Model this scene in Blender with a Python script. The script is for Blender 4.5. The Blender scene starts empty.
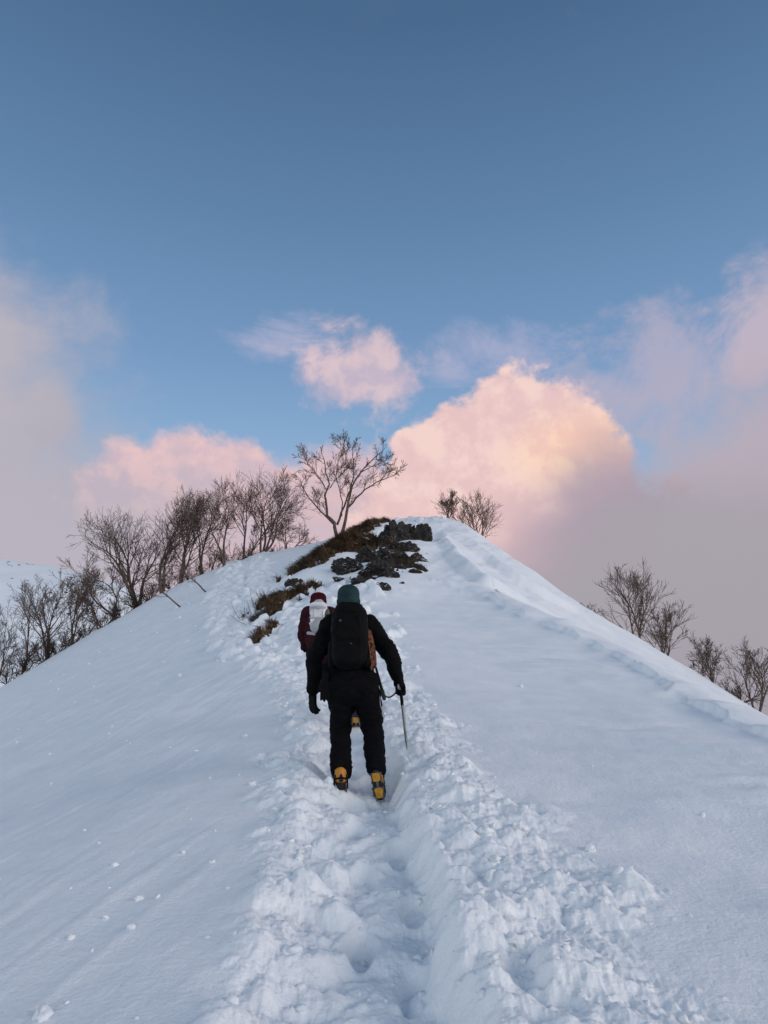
import math, random
import numpy as np

# ---------------------------------------------------------------- camera maths (used only to know where in the world things stand)
F = 750.0; PITCH = math.radians(17.0); EYE = 1.6
CP, SP = math.cos(PITCH), math.sin(PITCH)
def ray(u, v):
    a = (u - 384.0) / F; b = (512.0 - v) / F
    return a, CP - b * SP, SP + b * CP
def W(u, v, Y):
    x, y, z = ray(u, v); k = Y / y
    return (x * k, Y, EYE + z * k)

# ---------------------------------------------------------------- numpy noise
def _h(ix, iy, seed):
    n = (ix.astype(np.int64) * 374761393 + iy.astype(np.int64) * 668265263 + seed * 1442695041) & 0xffffffff
    n = ((n ^ (n >> 13)) * 1274126177) & 0xffffffff
    return ((n ^ (n >> 16)) & 0xffff) / 65535.0 * (2 * math.pi)
def perlin(x, y, seed=0):
    x = np.asarray(x, float); y = np.asarray(y, float)
    ix = np.floor(x); iy = np.floor(y); fx = x - ix; fy = y - iy
    ux = fx * fx * fx * (fx * (fx * 6 - 15) + 10); uy = fy * fy * fy * (fy * (fy * 6 - 15) + 10)
    def g(dx, dy):
        t = _h(ix + dx, iy + dy, seed)
        return np.cos(t) * (fx - dx) + np.sin(t) * (fy - dy)
    a = g(0, 0); b = g(1, 0); c = g(0, 1); d = g(1, 1)
    return ((a + (b - a) * ux) * (1 - uy) + (c + (d - c) * ux) * uy) * 1.5
def fbm(x, y, octv=4, seed=0, gain=.5):
    s = 0; a = 1.0; f = 1.0; t = 0
    for i in range(octv):
        s = s + a * perlin(x * f + i * 17.3, y * f - i * 9.1, seed + i); t += a; a *= gain; f *= 2.03
    return s / t
def sst(e0, e1, x):
    t = np.clip((x - e0) / (e1 - e0), 0, 1); return t * t * (3 - 2 * t)
def softp(x, s): return s * np.logaddexp(0, x / s)

# ---------------------------------------------------------------- the hill
PY = np.array([-400, -60, -10, 0, 3, 6.3, 9, 12, 15, 20, 25, 29, 32, 34, 36.5, 40, 46, 60, 110, 250, 3000], float)
PZ = np.array([-60, -14, -1.9, .12, .72, 1.42, 2.02, 2.92, 3.95, 5.85, 7.95, 9.75, 11.1, 11.75, 11.95, 11.2, 9.2, 3.0, -25, -60, -60], float)
def _pchip(x, y):
    h = np.diff(x); d = np.diff(y) / h; m = np.zeros_like(y)
    m[1:-1] = np.where(d[:-1] * d[1:] > 0, 2 * d[:-1] * d[1:] / (d[:-1] + d[1:] + 1e-12), 0)
    m[0] = d[0]; m[-1] = 0
    return m
PM = _pchip(PY, PZ)
def prof(Y):
    Y = np.clip(Y, PY[0], PY[-1] - 1e-6); i = np.searchsorted(PY, Y, side='right') - 1
    i = np.clip(i, 0, len(PY) - 2); h = PY[i + 1] - PY[i]; t = (Y - PY[i]) / h
    return (PZ[i] * (1 + 2 * t) * (1 - t) ** 2 + PM[i] * h * t * (1 - t) ** 2 + PZ[i + 1] * t * t * (3 - 2 * t) + PM[i + 1] * h * t * t * (t - 1))
def crestx(Y): return np.interp(Y, [0, 6, 15, 33, 60], [.3, .4, 1.0, 2.2, 3.5])
def crestr(Y): return np.interp(Y, [0, 6, 8.7, 12, 14, 16.5, 19.5, 26, 33, 60], [4.3, 4.0, 3.8, 3.75, 3.4, 2.8, 2.2, 2.1, 2.4, 3.5])
TRV = [.68, .68, .58, .50, .47]
def base(X, Y):
    X = np.asarray(X, float); Y = np.asarray(Y, float)
    L = np.maximum(crestx(Y) - X, 0)
    dr = X - crestr(Y)
    R = softp(dr, .28)
    wl = np.interp(Y, [0, 10, 35], [5.0, 8.8, 11.6]); wr = .5
    tl = np.interp(Y,[0,15,33],[.68,.68,.73]); tr = np.interp(Y, [0, 12, 20, 27, 35], TRV)
    z = prof(Y) - tl * (np.sqrt(L * L + wl * wl) - wl) - tr * (np.sqrt(R * R + wr * wr) - wr)
    # the left flank rolls over beyond about 33 m
    z = z - .9 * (softp(Y - 33.5 - .00 * L, .8) - softp(-33.5 + 0 * Y, .8)) * sst(1.5, 7, L) * (1 - sst(60, 110, Y))
    # right flank rolls over
    z = z - .8 * softp(Y - (30 - .55 * R), .8) * sst(1, 4, R) * (1 - sst(60, 110, Y))
    return np.maximum(z, -60 + 6 * fbm(X / 90, Y / 90, 3, 5) - 0 * X)
_base0 = base
def base(X, Y):
    z = _base0(X, Y)
    z = z + .34 * np.exp(-((X + 8.6) / 3.6) ** 2 - ((Y - 30) / 7) ** 2)
    z = z + .38 * np.exp(-((X - 4.9) / 1.8) ** 2 - ((Y - 29.5) / 4) ** 2)
    z = z - .35 * np.exp(-((X + 2.6) / 2.0) ** 2 - ((Y - 33) / 4) ** 2)
    return z
def hit(u, v, H=None, y0=1.5, y1=70):
    H = H or base
    x, y, z = ray(u, v)
    Y = np.exp(np.linspace(math.log(y0), math.log(y1), 3000)); k = Y / y
    d = EYE + z * k - H(x * k, Y)
    i = np.argmax(d < 0)
    if d[i] >= 0: i = int(np.argmin(d))
    if i > 0 and d[i] < 0:
        t = d[i - 1] / (d[i - 1] - d[i] + 1e-9); Yh = Y[i - 1] + (Y[i] - Y[i - 1]) * t
    else: Yh = Y[i]
    k = Yh / y
    return float(x * k), float(Yh)
def polydist(X, Y, pts):
    """distance to a polyline, signed (+ on its left side when walked), and the fraction along it"""
    best = np.full(np.shape(X), 1e9); sg = np.zeros(np.shape(X)); fr = np.zeros(np.shape(X)); n = len(pts) - 1
    for i in range(n):
        ax, ay = pts[i]; bx, by = pts[i + 1]; dx, dy = bx - ax, by - ay; L2 = dx * dx + dy * dy
        t = np.clip(((X - ax) * dx + (Y - ay) * dy) / L2, 0, 1)
        d = np.hypot(X - ax - t * dx, Y - ay - t * dy); s = dx * (Y - ay) - dy * (X - ax)
        m = d < best
        best = np.where(m, d, best); sg = np.where(m, np.sign(s), sg); fr = np.where(m, (i + t) / n, fr)
    return best, sg, fr
# the wind lip on the right, flutes under the summit, the grass bank
LIP = [(.7, 19.6), (1.25, 19.3), (1.85, 18.9), (2.3, 17.9), (2.66, 16.5), (3.05, 15.2), (3.4, 14.0), (3.62, 12.9), (3.72, 12.0), (3.70, 10.9), (3.66, 10.0), (3.70, 9.2), (3.6, 8.3), (3.7, 7.4), (3.8, 6.0)]
FL1 = [hit(u, v) for u, v in [(446, 532), (448, 548), (462, 567), (490, 588), (530, 607), (575, 626)]]
FL2 = [hit(u, v) for u, v in [(462, 530), (485, 556), (520, 583), (570, 608), (610, 630)]]
BANK = [hit(u, v) for u, v in [(312, 580), (335, 562), (358, 547), (382, 533)]]
OUTC = [hit(u, v) for u, v in [(378, 592), (392, 572), (408, 552)]]
_a = hit(10, 800); _b = hit(230, 680); _l = math.hypot(_b[0] - _a[0], _b[1] - _a[1]); STK = ((_b[0] - _a[0]) / _l, (_b[1] - _a[1]) / _l); print('streak', STK)
def forms(X, Y):
    z = 0 * X
    near = (X > -1) & (X < 25) & (Y > 2) & (Y < 45)
    d, s, f = polydist(X, Y, LIP); d = d * s                 # + = beyond (up and right of) the lip
    wob = .22 * perlin(X * .5, Y * .5, 41) + .10 * perlin(X * 1.9, Y * 1.9, 42) + .05 * perlin(X * 5, Y * 5, 44)
    dd = d + wob
    z = z + np.where(near, .10 * (.75 + .9 * perlin(X * 1.3, Y * 1.3, 43)) * sst(-.05, .06, dd) * np.exp(-np.maximum(dd, 0) / 1.6) * sst(0, .10, f) * (1 - .35 * sst(.9, 1, f)) - .045 * np.exp(-((dd + .30) / .35) ** 2) - .09 * np.exp(-((dd + 1.7) / 1.2) ** 2), 0)
    d, s, f = polydist(X, Y, FL1); d = d * s
    z = z + np.where(near, .34 * sst(-.5, .0, d + .12 * perlin(X, Y, 45)) * np.exp(-np.maximum(d, 0) / .45) * np.sin(np.pi * np.clip(f * .9 + .08, 0, 1)), 0)
    d, s, f = polydist(X, Y, FL2); d = d * s
    z = z + np.where(near, .30 * sst(-.8, .0, d + .15 * perlin(X, Y, 46)) * np.exp(-np.maximum(d, 0) / .7) * np.sin(np.pi * f), 0)
    d, s, f = polydist(X, Y, BANK); z = z + .42 * np.exp(-(d / .9) ** 2)
    d, s, f = polydist(X, Y, OUTC); z = z + .35 * np.exp(-(d / 1.2) ** 2)
    z = z - .12 * np.exp(-((X + .06) / .30) ** 2 - ((Y - 5.95) / .42) ** 2)
    # broad drifts, wind ripples
    z = z + .10 * fbm(X / 4.5, Y / 4.5, 2, 11) * sst(3, 9, Y)
    z = z + .035 * fbm(X / 1.1 + Y / 3.0, Y / 1.6 - X / 5, 3, 12) * sst(2, 6, np.hypot(X, Y))
    cx, cy = STK
    p = X * cx + Y * cy; q = -X * cy + Y * cx
    lf = sst(-.4, -2.0, X) if False else sst(.4, 2.0, -X)
    z = z + lf * (.020 * fbm(p / 2.2, q / .34, 3, 21) + .014 * np.maximum(0, perlin(p / 2.2, q / .16, 22) - .25) * 2)
    rt = sst(1.0, 2.5, X)
    p2 = X * .5 + Y * .87; q2 = -X * .87 + Y * .5
    z = z + rt * (.10 * fbm(p2 / 1.4 + .3 * perlin(X, Y, 5), q2 / 4.0, 3, 31) + .046 * fbm(p2 / .33 + perlin(X * .7, Y * .7, 9), q2 / 1.4, 3, 33) * sst(-.3, .4, perlin(X / 2.2, Y / 2.2, 35)))
    sm = np.exp(-((X - 3.2) / 3.0) ** 2 - ((Y - 25) / 6.0) ** 2)
    z = z + sm * (.16 * fbm((X * .93 - Y * .37) / .9, (X * .37 + Y * .93) / 5.0, 3, 47) + .10 * np.abs(fbm(X / 1.6, Y / 2.2, 2, 48)))
    z = z + .006 * fbm(X / .14, Y / .18, 3, 81) * sst(14, 5, Y)
    return z
TRY = [0, 3, 4.5, 5.9, 7.5, 9, 12, 15, 20, 24, 30, 36]
TRX = [.06, .05, .0, -.13, -.22, -.33, -1.2, -2.2, -3.6, -4.6, -5.8, -6.5]
def trail_x(Y): return np.interp(Y, TRY, TRX) + .06 * perlin(Y * .9, 0 * Y + 3.3, 77)
def rough(X, Y):
    t = np.interp(Y, TRY, TRX); d = X - t
    wl = np.interp(Y, [0, 3, 4.5, 6, 9, 15, 24, 34], [.6, .62, .74, .85, .9, 1.1, 1.2, .8])
    wr = np.interp(Y, [0, 3, 4.5, 6, 9, 12, 15, 18, 20, 24, 34], [1.15, 1.2, 1.2, .95, 1.0, 1.5, 2.6, 3.4, 2.0, 1.3, .8])
    e = .35 * fbm(X * 1.3, Y * 1.3, 3, 51) * np.where(d > 0, wr, wl)
    q = np.where(d > 0, (d + e) / wr, (-d + e) / wl)
    r = 1 - sst(.72, 1.12, q)
    r = r * np.where((d > 1.0) & (Y > 9), .35 + .65 * sst(-.1, .3, perlin(X * .7, Y * .5, 53)), 1)
    r = np.maximum(r, .9 * np.exp(-((X - 1.3) / 1.0) ** 2 - ((Y - 31.0) / 1.6) ** 2) * sst(-.2, .2, perlin(X * 1.5, Y * 1.5, 54)))
    return r * sst(36, 33, Y)
def trench(X, Y):
    """the boot-packed groove: flat treads, steep right wall, kicked steps, and a berm beside it"""
    t = trail_x(Y); d = X - t
    hw = np.interp(Y, [0, 3.5, 5.5, 7, 9, 14, 34], [.27, .25, .20, .17, .17, .2, .3]) * (1 + .35 * perlin(Y * 1.9, 0 * Y, 61))
    dep = np.interp(Y + .12 * perlin(X * 4, Y * 2, 66), [0, 2, 4.6, 5.0, 6.6, 9, 12, 34], [.17, .17, .155, .105, .10, .08, .04, .04])
    inner = 1 - np.where(d > 0, sst(hw * .75, hw * .75 + .15 + .05 * perlin(Y * 3, 0 * Y, 62), d), sst(hw * .7, hw * .7 + .55 + .12 * perlin(Y * 2, 0 * Y, 63), -d))
    z = -dep * inner
    # kicked steps
    ph = Y / .52 + .8 * perlin(X * 2, Y * .8, 64); fr = ph - np.floor(ph)
    z = z + inner * .045 * (sst(.72, 1.0, fr) - fr) * sst(34, 28, Y)
    # individual boot holes, left and right in turn
    for i in range(70):
        yy = 1.6 + i * .36; xx = float(trail_x(np.array(yy))) + (.12 if i % 2 else -.12)
        m = (np.abs(Y - yy) < .5)
        if not m.any(): continue
        rr = np.hypot((X - xx) / .075, (Y - yy - .03) / .15)
        z = z - np.where(m, (.085 + .03 * math.sin(i * 2.3)) * (1 - sst(.75, 1.25, rr)), 0)
    wall = sst(hw * .6, hw * .9, d) * (1 - sst(hw + .2, hw + .4, d)) * sst(9, 5, Y)
    z = z + wall * (.035 * perlin(X * 3, Y * 7 + X * 5, 67) + .02 * perlin(X * 5, Y * 17 + X * 9, 68))
    z = z + .018 * np.exp(-((np.abs(d) - hw - .34) / .16) ** 2) * (1 + .8 * perlin(Y * 2.5, X * 2, 65)) * sst(36, 30, Y)
    return z
def splat(x0, y0, nx, ny, cs, lumps, seed):
    g = np.zeros((ny, nx)); rs = np.random.RandomState(seed)
    for (x, y, r, h, el, an, sq) in lumps:
        R = r * 1.5
        i0 = max(0, int((x - R - x0) / cs)); i1 = min(nx, int((x + R - x0) / cs) + 2)
        j0 = max(0, int((y - R - y0) / cs)); j1 = min(ny, int((y + R - y0) / cs) + 2)
        if i1 - i0 < 2 or j1 - j0 < 2: continue
        gx, gy = np.meshgrid(x0 + np.arange(i0, i1) * cs - x, y0 + np.arange(j0, j1) * cs - y)
        c, s = math.cos(an), math.sin(an); u = (gx * c + gy * s) * el; w = (-gx * s + gy * c)
        th = np.arctan2(w, u)
        k = 1 + .18 * math.sin(sq) * np.cos(2 * th + sq) + .12 * np.cos(3 * th + sq * 3) + .07 * np.cos(5 * th + 2 * sq)
        q = np.hypot(u, w) / (r * k)
        hh = h * np.clip(1 - q ** 2.2, 0, 1) ** (.7 + .6 * (math.sin(sq * 7) * .5 + .5)) * (1 + .35 * (u * math.cos(sq) + w * math.sin(sq)) / r)
        g[j0:j1, i0:i1] = np.maximum(g[j0:j1, i0:i1], hh)
    return g
def mklumps(n, xr, yr, rmin, rmax, seed, power=2.2, hk=.75, floor_r=.15):
    rs = np.random.RandomState(seed)
    x = rs.uniform(xr[0], xr[1], n); y = rs.uniform(yr[0], yr[1], n)
    R = rough(x, y); keep = rs.rand(n) < R * (.35 + 1.0 * sst(-.25, .3, perlin(x * 1.7, y * 1.7, 99)))
    d = np.abs(x - trail_x(y)); inn = d < .22
    r = rmin + (rmax - rmin) * rs.rand(n) ** power
    r = np.where(inn & (y < 9), np.minimum(r * .6, .035), r)
    out = []
    for i in np.nonzero(keep)[0]:
        out.append((x[i], y[i], r[i], r[i] * hk * rs.uniform(.5, 1.1), rs.uniform(.6, 1), rs.uniform(0, 3.14), rs.uniform(0, 6.28)))
    return out
class Raster:
    def __init__(s, x0, y0, x1, y1, cs, fn):
        s.x0, s.y0, s.cs = x0, y0, cs; s.nx = int((x1 - x0) / cs) + 1; s.ny = int((y1 - y0) / cs) + 1
        s.g = fn(s)
    def __call__(s, X, Y):
        fx = (X - s.x0) / s.cs; fy = (Y - s.y0) / s.cs
        ok = (fx >= 0) & (fx < s.nx - 1.01) & (fy >= 0) & (fy < s.ny - 1.01)
        fx = np.clip(fx, 0, s.nx - 1.01); fy = np.clip(fy, 0, s.ny - 1.01)
        ix = fx.astype(int); iy = fy.astype(int); tx = fx - ix; ty = fy - iy; g = s.g
        z = (g[iy, ix] * (1 - tx) + g[iy, ix + 1] * tx) * (1 - ty) + (g[iy + 1, ix] * (1 - tx) + g[iy + 1, ix + 1] * tx) * ty
        return np.where(ok, z, 0)
def near_fn(s):
    L = mklumps(1900, (-1.9, 2.6), (1.2, 12.5), .025, .125, 3, 2.2, .50)
    L += mklumps(15000, (-1.9, 2.6), (1.2, 12.5), .007, .030, 4, 1.8, .7)
    L += mklumps(330, (-1.9, 2.6), (1.2, 12.5), .08, .20, 6, 1.6, .36)
    return splat(s.x0, s.y0, s.nx, s.ny, s.cs, L, 1)
def mid_fn(s):
    L = mklumps(8000, (-9, 4), (12, 35), .04, .17, 5, 2.2, .95)
    return splat(s.x0, s.y0, s.nx, s.ny, s.cs, L, 2)
R_NEAR = Raster(-2.2, 1.0, 2.9, 12.8, .0085, near_fn)
R_MID = Raster(-9.5, 11.5, 4.5, 35.5, .03, mid_fn)
def ground(X, Y):
    X = np.asarray(X, float); Y = np.asarray(Y, float)
    z = base(X, Y) + forms(X, Y)
    m = rough(X, Y) * sst(.3, 1.2, Y)
    cl = (Y > .5) & (Y < 37) & (X > -12) & (X < 8)
    z = z + np.where(cl, trench(X, Y) * sst(.5, 1.5, Y), 0)
    n = .070 * fbm(X / .42, Y / .42, 3, 71) + .034 * np.abs(fbm(X / .30, Y / .30, 3, 75)) + .030 * (.5 - np.abs(fbm(X / .2, Y / .26, 2, 72))) + .016 * fbm(X / .06, Y / .06, 3, 73) + .008 * (.4 - np.abs(perlin(X / .035, Y / .05, 74)))
    tf = np.exp(-((X - trail_x(Y)) / .22) ** 2) * sst(10, 7, Y)
    z = z + m * n * (1 - .45 * tf) + R_NEAR(X, Y) * (.6 + .4 * m) + R_MID(X, Y)
    return z
SKM=(1,1,1); BGS=.1; SUNE=1.05; EXPO=0.0; BACKK=1.2
import bpy, bmesh
from mathutils import Vector, Matrix, noise as mnoise
S = bpy.context.scene
COL = S.collection
R_ = math.radians

def tag(o, label=None, cat=None, group=None, kind=None):
    if label: o['label'] = label
    if cat: o['category'] = cat
    if group: o['group'] = group
    if kind: o['kind'] = kind
    return o
def empty(name, loc, label, cat, group=None):
    o = bpy.data.objects.new(name, None); COL.objects.link(o); o.location = loc; o.empty_display_size = .2
    return tag(o, label, cat, group)
def mesh_obj(name, verts, faces, mat, parent=None, smooth=True):
    """verts in world coordinates; when there is a parent its location is taken off"""
    me = bpy.data.meshes.new(name)
    off = Vector(parent_loc(parent)) if parent else Vector((0, 0, 0))
    me.from_pydata([(v[0] - off.x, v[1] - off.y, v[2] - off.z) for v in verts], [], faces)
    if smooth: me.polygons.foreach_set('use_smooth', [True] * len(me.polygons))
    me.update()
    if mat: me.materials.append(mat)
    o = bpy.data.objects.new(name, me); COL.objects.link(o)
    if parent: o.parent = parent
    return o
def parent_loc(p):
    v = Vector((0, 0, 0))
    while p: v += p.location; p = p.parent
    return v

# ---------------------------------------------------------------- materials
def nodes(name):
    m = bpy.data.materials.new(name); m.use_nodes = True
    nt = m.node_tree; return m, nt, nt.nodes, nt.links, nt.nodes['Principled BSDF']
def mat_noise(name, c1, c2, scale=8, rough=.8, bump=0, bscale=60, detail=4, spec=.3, metal=0, ramp=(.35, .65), stretch=None):
    m, nt, N, L, P = nodes(name)
    tc = N.new('ShaderNodeTexCoord'); src = tc.outputs['Object']
    if stretch:
        mp = N.new('ShaderNodeMapping'); mp.inputs['Scale'].default_value = stretch; L.new(src, mp.inputs[0]); src = mp.outputs[0]
    n = N.new('ShaderNodeTexNoise'); n.inputs['Scale'].default_value = scale; n.inputs['Detail'].default_value = detail; L.new(src, n.inputs['Vector'])
    r = N.new('ShaderNodeValToRGB'); r.color_ramp.elements[0].position = ramp[0]; r.color_ramp.elements[1].position = ramp[1]
    r.color_ramp.elements[0].color = (*c1, 1); r.color_ramp.elements[1].color = (*c2, 1)
    L.new(n.outputs['Fac'], r.inputs[0]); L.new(r.outputs[0], P.inputs['Base Color'])
    P.inputs['Roughness'].default_value = rough; P.inputs['Specular IOR Level'].default_value = spec; P.inputs['Metallic'].default_value = metal
    if bump:
        n2 = N.new('ShaderNodeTexNoise'); n2.inputs['Scale'].default_value = bscale; n2.inputs['Detail'].default_value = 3; L.new(src, n2.inputs['Vector'])
        b = N.new('ShaderNodeBump'); b.inputs['Strength'].default_value = bump; b.inputs['Distance'].default_value = .02
        L.new(n2.outputs['Fac'], b.inputs['Height']); L.new(b.outputs[0], P.inputs['Normal'])
    return m
def snow_mat():
    m, nt, N, L, P = nodes('snow')
    P.inputs['Base Color'].default_value = (.86, .885, .92, 1); P.inputs['Roughness'].default_value = .62
    P.inputs['Specular IOR Level'].default_value = .25
    tc = N.new('ShaderNodeTexCoord')
    n1 = N.new('ShaderNodeTexNoise'); n1.inputs['Scale'].default_value = 2.2; n1.inputs['Detail'].default_value = 5; L.new(tc.outputs['Object'], n1.inputs['Vector'])
    r = N.new('ShaderNodeValToRGB'); r.color_ramp.elements[0].position = .3; r.color_ramp.elements[1].position = .7
    r.color_ramp.elements[0].color = (.79, .84, .885, 1); r.color_ramp.elements[1].color = (.88, .91, .925, 1)
    L.new(n1.outputs['Fac'], r.inputs[0]); L.new(r.outputs[0], P.inputs['Base Color'])
    n2 = N.new('ShaderNodeTexNoise'); n2.inputs['Scale'].default_value = 38; n2.inputs['Detail'].default_value = 5; n2.inputs['Roughness'].default_value = .62
    L.new(tc.outputs['Object'], n2.inputs['Vector'])
    b = N.new('ShaderNodeBump'); b.inputs['Strength'].default_value = .7; b.inputs['Distance'].default_value = .014
    L.new(n2.outputs['Fac'], b.inputs['Height']); L.new(b.outputs[0], P.inputs['Normal'])
    return m
M_SNOW = snow_mat()
M_BARK = mat_noise('birch bark', (.070, .048, .040), (.145, .105, .088), 14, .85, .5, 40, stretch=(1, 1, .35))
M_TWIG = mat_noise('dark twigs', (.095, .062, .050), (.175, .120, .098), 5, .85)
M_BRUSH = mat_noise('brush twigs', (.035, .024, .018), (.10, .062, .04), 3, .9)
M_GRASS = mat_noise('dry grass', (.060, .038, .024), (.22, .145, .085), 1.7, .9)
M_SOIL = mat_noise('mossy soil', (.016, .012, .009), (.085, .052, .026), 2.4, .95, .9, 14)

M_DARK = mat_noise('dark peaty soil', (.006, .006, .006), (.035, .026, .018), 3.5, .95, .9, 14)
def rock_mat():
    m, nt, N, L, P = nodes('dark rock')
    tc = N.new('ShaderNodeTexCoord'); ge = N.new('ShaderNodeNewGeometry')
    n = N.new('ShaderNodeTexNoise'); n.inputs['Scale'].default_value = 3.4; n.inputs['Detail'].default_value = 8; L.new(tc.outputs['Object'], n.inputs['Vector'])
    r = N.new('ShaderNodeValToRGB'); e = r.color_ramp.elements
    e[0].position = .3; e[0].color = (.007, .007, .008, 1); e[1].position = .58; e[1].color = (.024, .020, .017, 1)
    x = e.new(.72); x.color = (.070, .044, .025, 1)
    L.new(n.outputs['Fac'], r.inputs[0])
    # snow caught on the ledges: lies where the face points up, broken up by noise
    sx = N.new('ShaderNodeSeparateXYZ'); L.new(ge.outputs['Normal'], sx.inputs[0])
    n2 = N.new('ShaderNodeTexNoise'); n2.inputs['Scale'].default_value = 5; n2.inputs['Detail'].default_value = 6; L.new(tc.outputs['Object'], n2.inputs['Vector'])
    a = N.new('ShaderNodeMath'); a.operation = 'MULTIPLY_ADD'; a.inputs[1].default_value = 1.0; L.new(n2.outputs['Fac'], a.inputs[0]); L.new(sx.outputs['Z'], a.inputs[2])
    mr = N.new('ShaderNodeMapRange'); mr.inputs['From Min'].default_value = 1.30; mr.inputs['From Max'].default_value = 1.37; L.new(a.outputs[0], mr.inputs['Value'])
    mx = N.new('ShaderNodeMix'); mx.data_type = 'RGBA'; L.new(mr.outputs[0], mx.inputs['Factor']); L.new(r.outputs[0], mx.inputs['A']); mx.inputs['B'].default_value = (.84, .87, .91, 1)
    L.new(mx.outputs['Result'], P.inputs['Base Color']); P.inputs['Roughness'].default_value = .85
    b = N.new('ShaderNodeBump'); b.inputs['Strength'].default_value = .9; b.inputs['Distance'].default_value = .06
    n3 = N.new('ShaderNodeTexNoise'); n3.inputs['Scale'].default_value = 12; n3.inputs['Detail'].default_value = 6; L.new(tc.outputs['Object'], n3.inputs['Vector'])
    L.new(n3.outputs['Fac'], b.inputs['Height']); L.new(b.outputs[0], P.inputs['Normal'])
    return m
M_ROCK = rock_mat()

# ---------------------------------------------------------------- ground
def build_ground():
    fine = np.arange(-31, 31.01, .068); mid = np.arange(31.4, 60, .45); far = np.arange(61, 180, 2.5)
    ang = np.concatenate([-far[::-1], -mid[::-1], fine, mid, far]); ang = np.radians(ang)
    rad = [.25]
    while rad[-1] < 3000:
        r = rad[-1]; rad.append(r * (1.03 if r < 2.2 else 1.0030 if r < 9.5 else 1.0024 if r < 14 else 1.003 if r < 40 else 1.03))
    rad = np.array(rad)
    A, Rr = np.meshgrid(ang, rad); X = Rr * np.sin(A); Y = Rr * np.cos(A)
    Z = np.empty_like(X)
    for i in range(0, X.shape[0], 100): Z[i:i + 100] = ground(X[i:i + 100], Y[i:i + 100])
    nr, na = X.shape
    co = np.stack([X, Y, Z], -1).reshape(-1, 3); c0 = len(co)
    co = np.vstack([co, [[0, 0, float(ground(np.array([0.]), np.array([0.]))[0])]]])
    i, j = np.meshgrid(np.arange(nr - 1), np.arange(na), indexing='ij'); j2 = (j + 1) % na
    q = np.stack([i * na + j, i * na + j2, (i + 1) * na + j2, (i + 1) * na + j], -1).reshape(-1, 4)[:, ::-1]
    jj = np.arange(na); t = np.stack([np.full(na, c0), (jj + 1) % na, jj], -1)[:, ::-1]
    me = bpy.data.meshes.new('snow_slope')
    me.vertices.add(len(co)); me.vertices.foreach_set('co', co.astype(np.float32).ravel())
    nl = q.size + t.size; me.loops.add(nl); me.loops.foreach_set('vertex_index', np.concatenate([q.ravel(), t.ravel()]).astype(np.int32))
    me.polygons.add(len(q) + len(t))
    me.polygons.foreach_set('loop_start', np.concatenate([np.arange(len(q)) * 4, q.size + np.arange(len(t)) * 3]).astype(np.int32))
    me.polygons.foreach_set('use_smooth', np.ones(len(q) + len(t), bool))
    me.update(calc_edges=True); me.validate()
    me.materials.append(M_SNOW)
    o = bpy.data.objects.new('ground', me); COL.objects.link(o); tag(o, kind='structure')
    print('ground verts', len(co), 'normal z', me.polygons[len(q) // 3].normal.z)
    return o
build_ground()
def gz(x, y): return float(ground(np.array([float(x)]), np.array([float(y)]))[0])
def gzs(x, y): return float((base(np.array([float(x)]), np.array([float(y)])) + forms(np.array([float(x)]), np.array([float(y)])))[0])
def at(u, Y, dz=0):
    """the ground point seen in column u at distance Y"""
    z = gzs(0, Y)
    for _ in range(25):
        k = Y * CP + (z - EYE) * SP; x = (u - 384) / F * k; z = gzs(x, Y)
    return Vector((x, Y, z + dz)), k

# distant snowy shoulder on the left
def build_far_hill():
    xs = np.linspace(-420, -20, 160); ys = np.linspace(120, 420, 110)
    X, Y = np.meshgrid(xs, ys)
    ax = X / Y
    # its skyline as seen from the ridge: falling away to the right
    el = np.interp(ax, [-2.2, -1.2, -.62, -.52, -.45, -.40, -.34, -.28, -.22, -.1], [.31, .30, .248, .236, .228, .218, .195, .15, .07, -.15])
    top = EYE + 230 * el
    s = (Y - 230) / 110.
    Z = top - np.where(s < 0, 60 * np.abs(s) ** 1.25, 40 * s ** 1.4 if False else 45 * np.abs(s) ** 1.3)
    Z = Z + 3.5 * fbm(X / 38, Y / 38, 4, 91) + 1.2 * (.5 - np.abs(fbm(X / 22 + Y / 60, Y / 30, 3, 92)))
    Z = np.maximum(Z, -66)
    ny, nx = X.shape
    v = np.stack([X, Y, Z], -1).reshape(-1, 3)
    f = [(j * nx + i, j * nx + i + 1, (j + 1) * nx + i + 1, (j + 1) * nx + i) for j in range(ny - 1) for i in range(nx - 1)]
    o = mesh_obj('hills', [tuple(a) for a in v], f, M_SNOW); tag(o, kind='structure')
    def hz(x, y): 
        i = np.clip((x + 420) / 400 * 159, 0, 158); j = np.clip((y - 120) / 300 * 109, 0, 108); return Z[int(j), int(i)]
    return hz
FARZ = build_far_hill()

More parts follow.
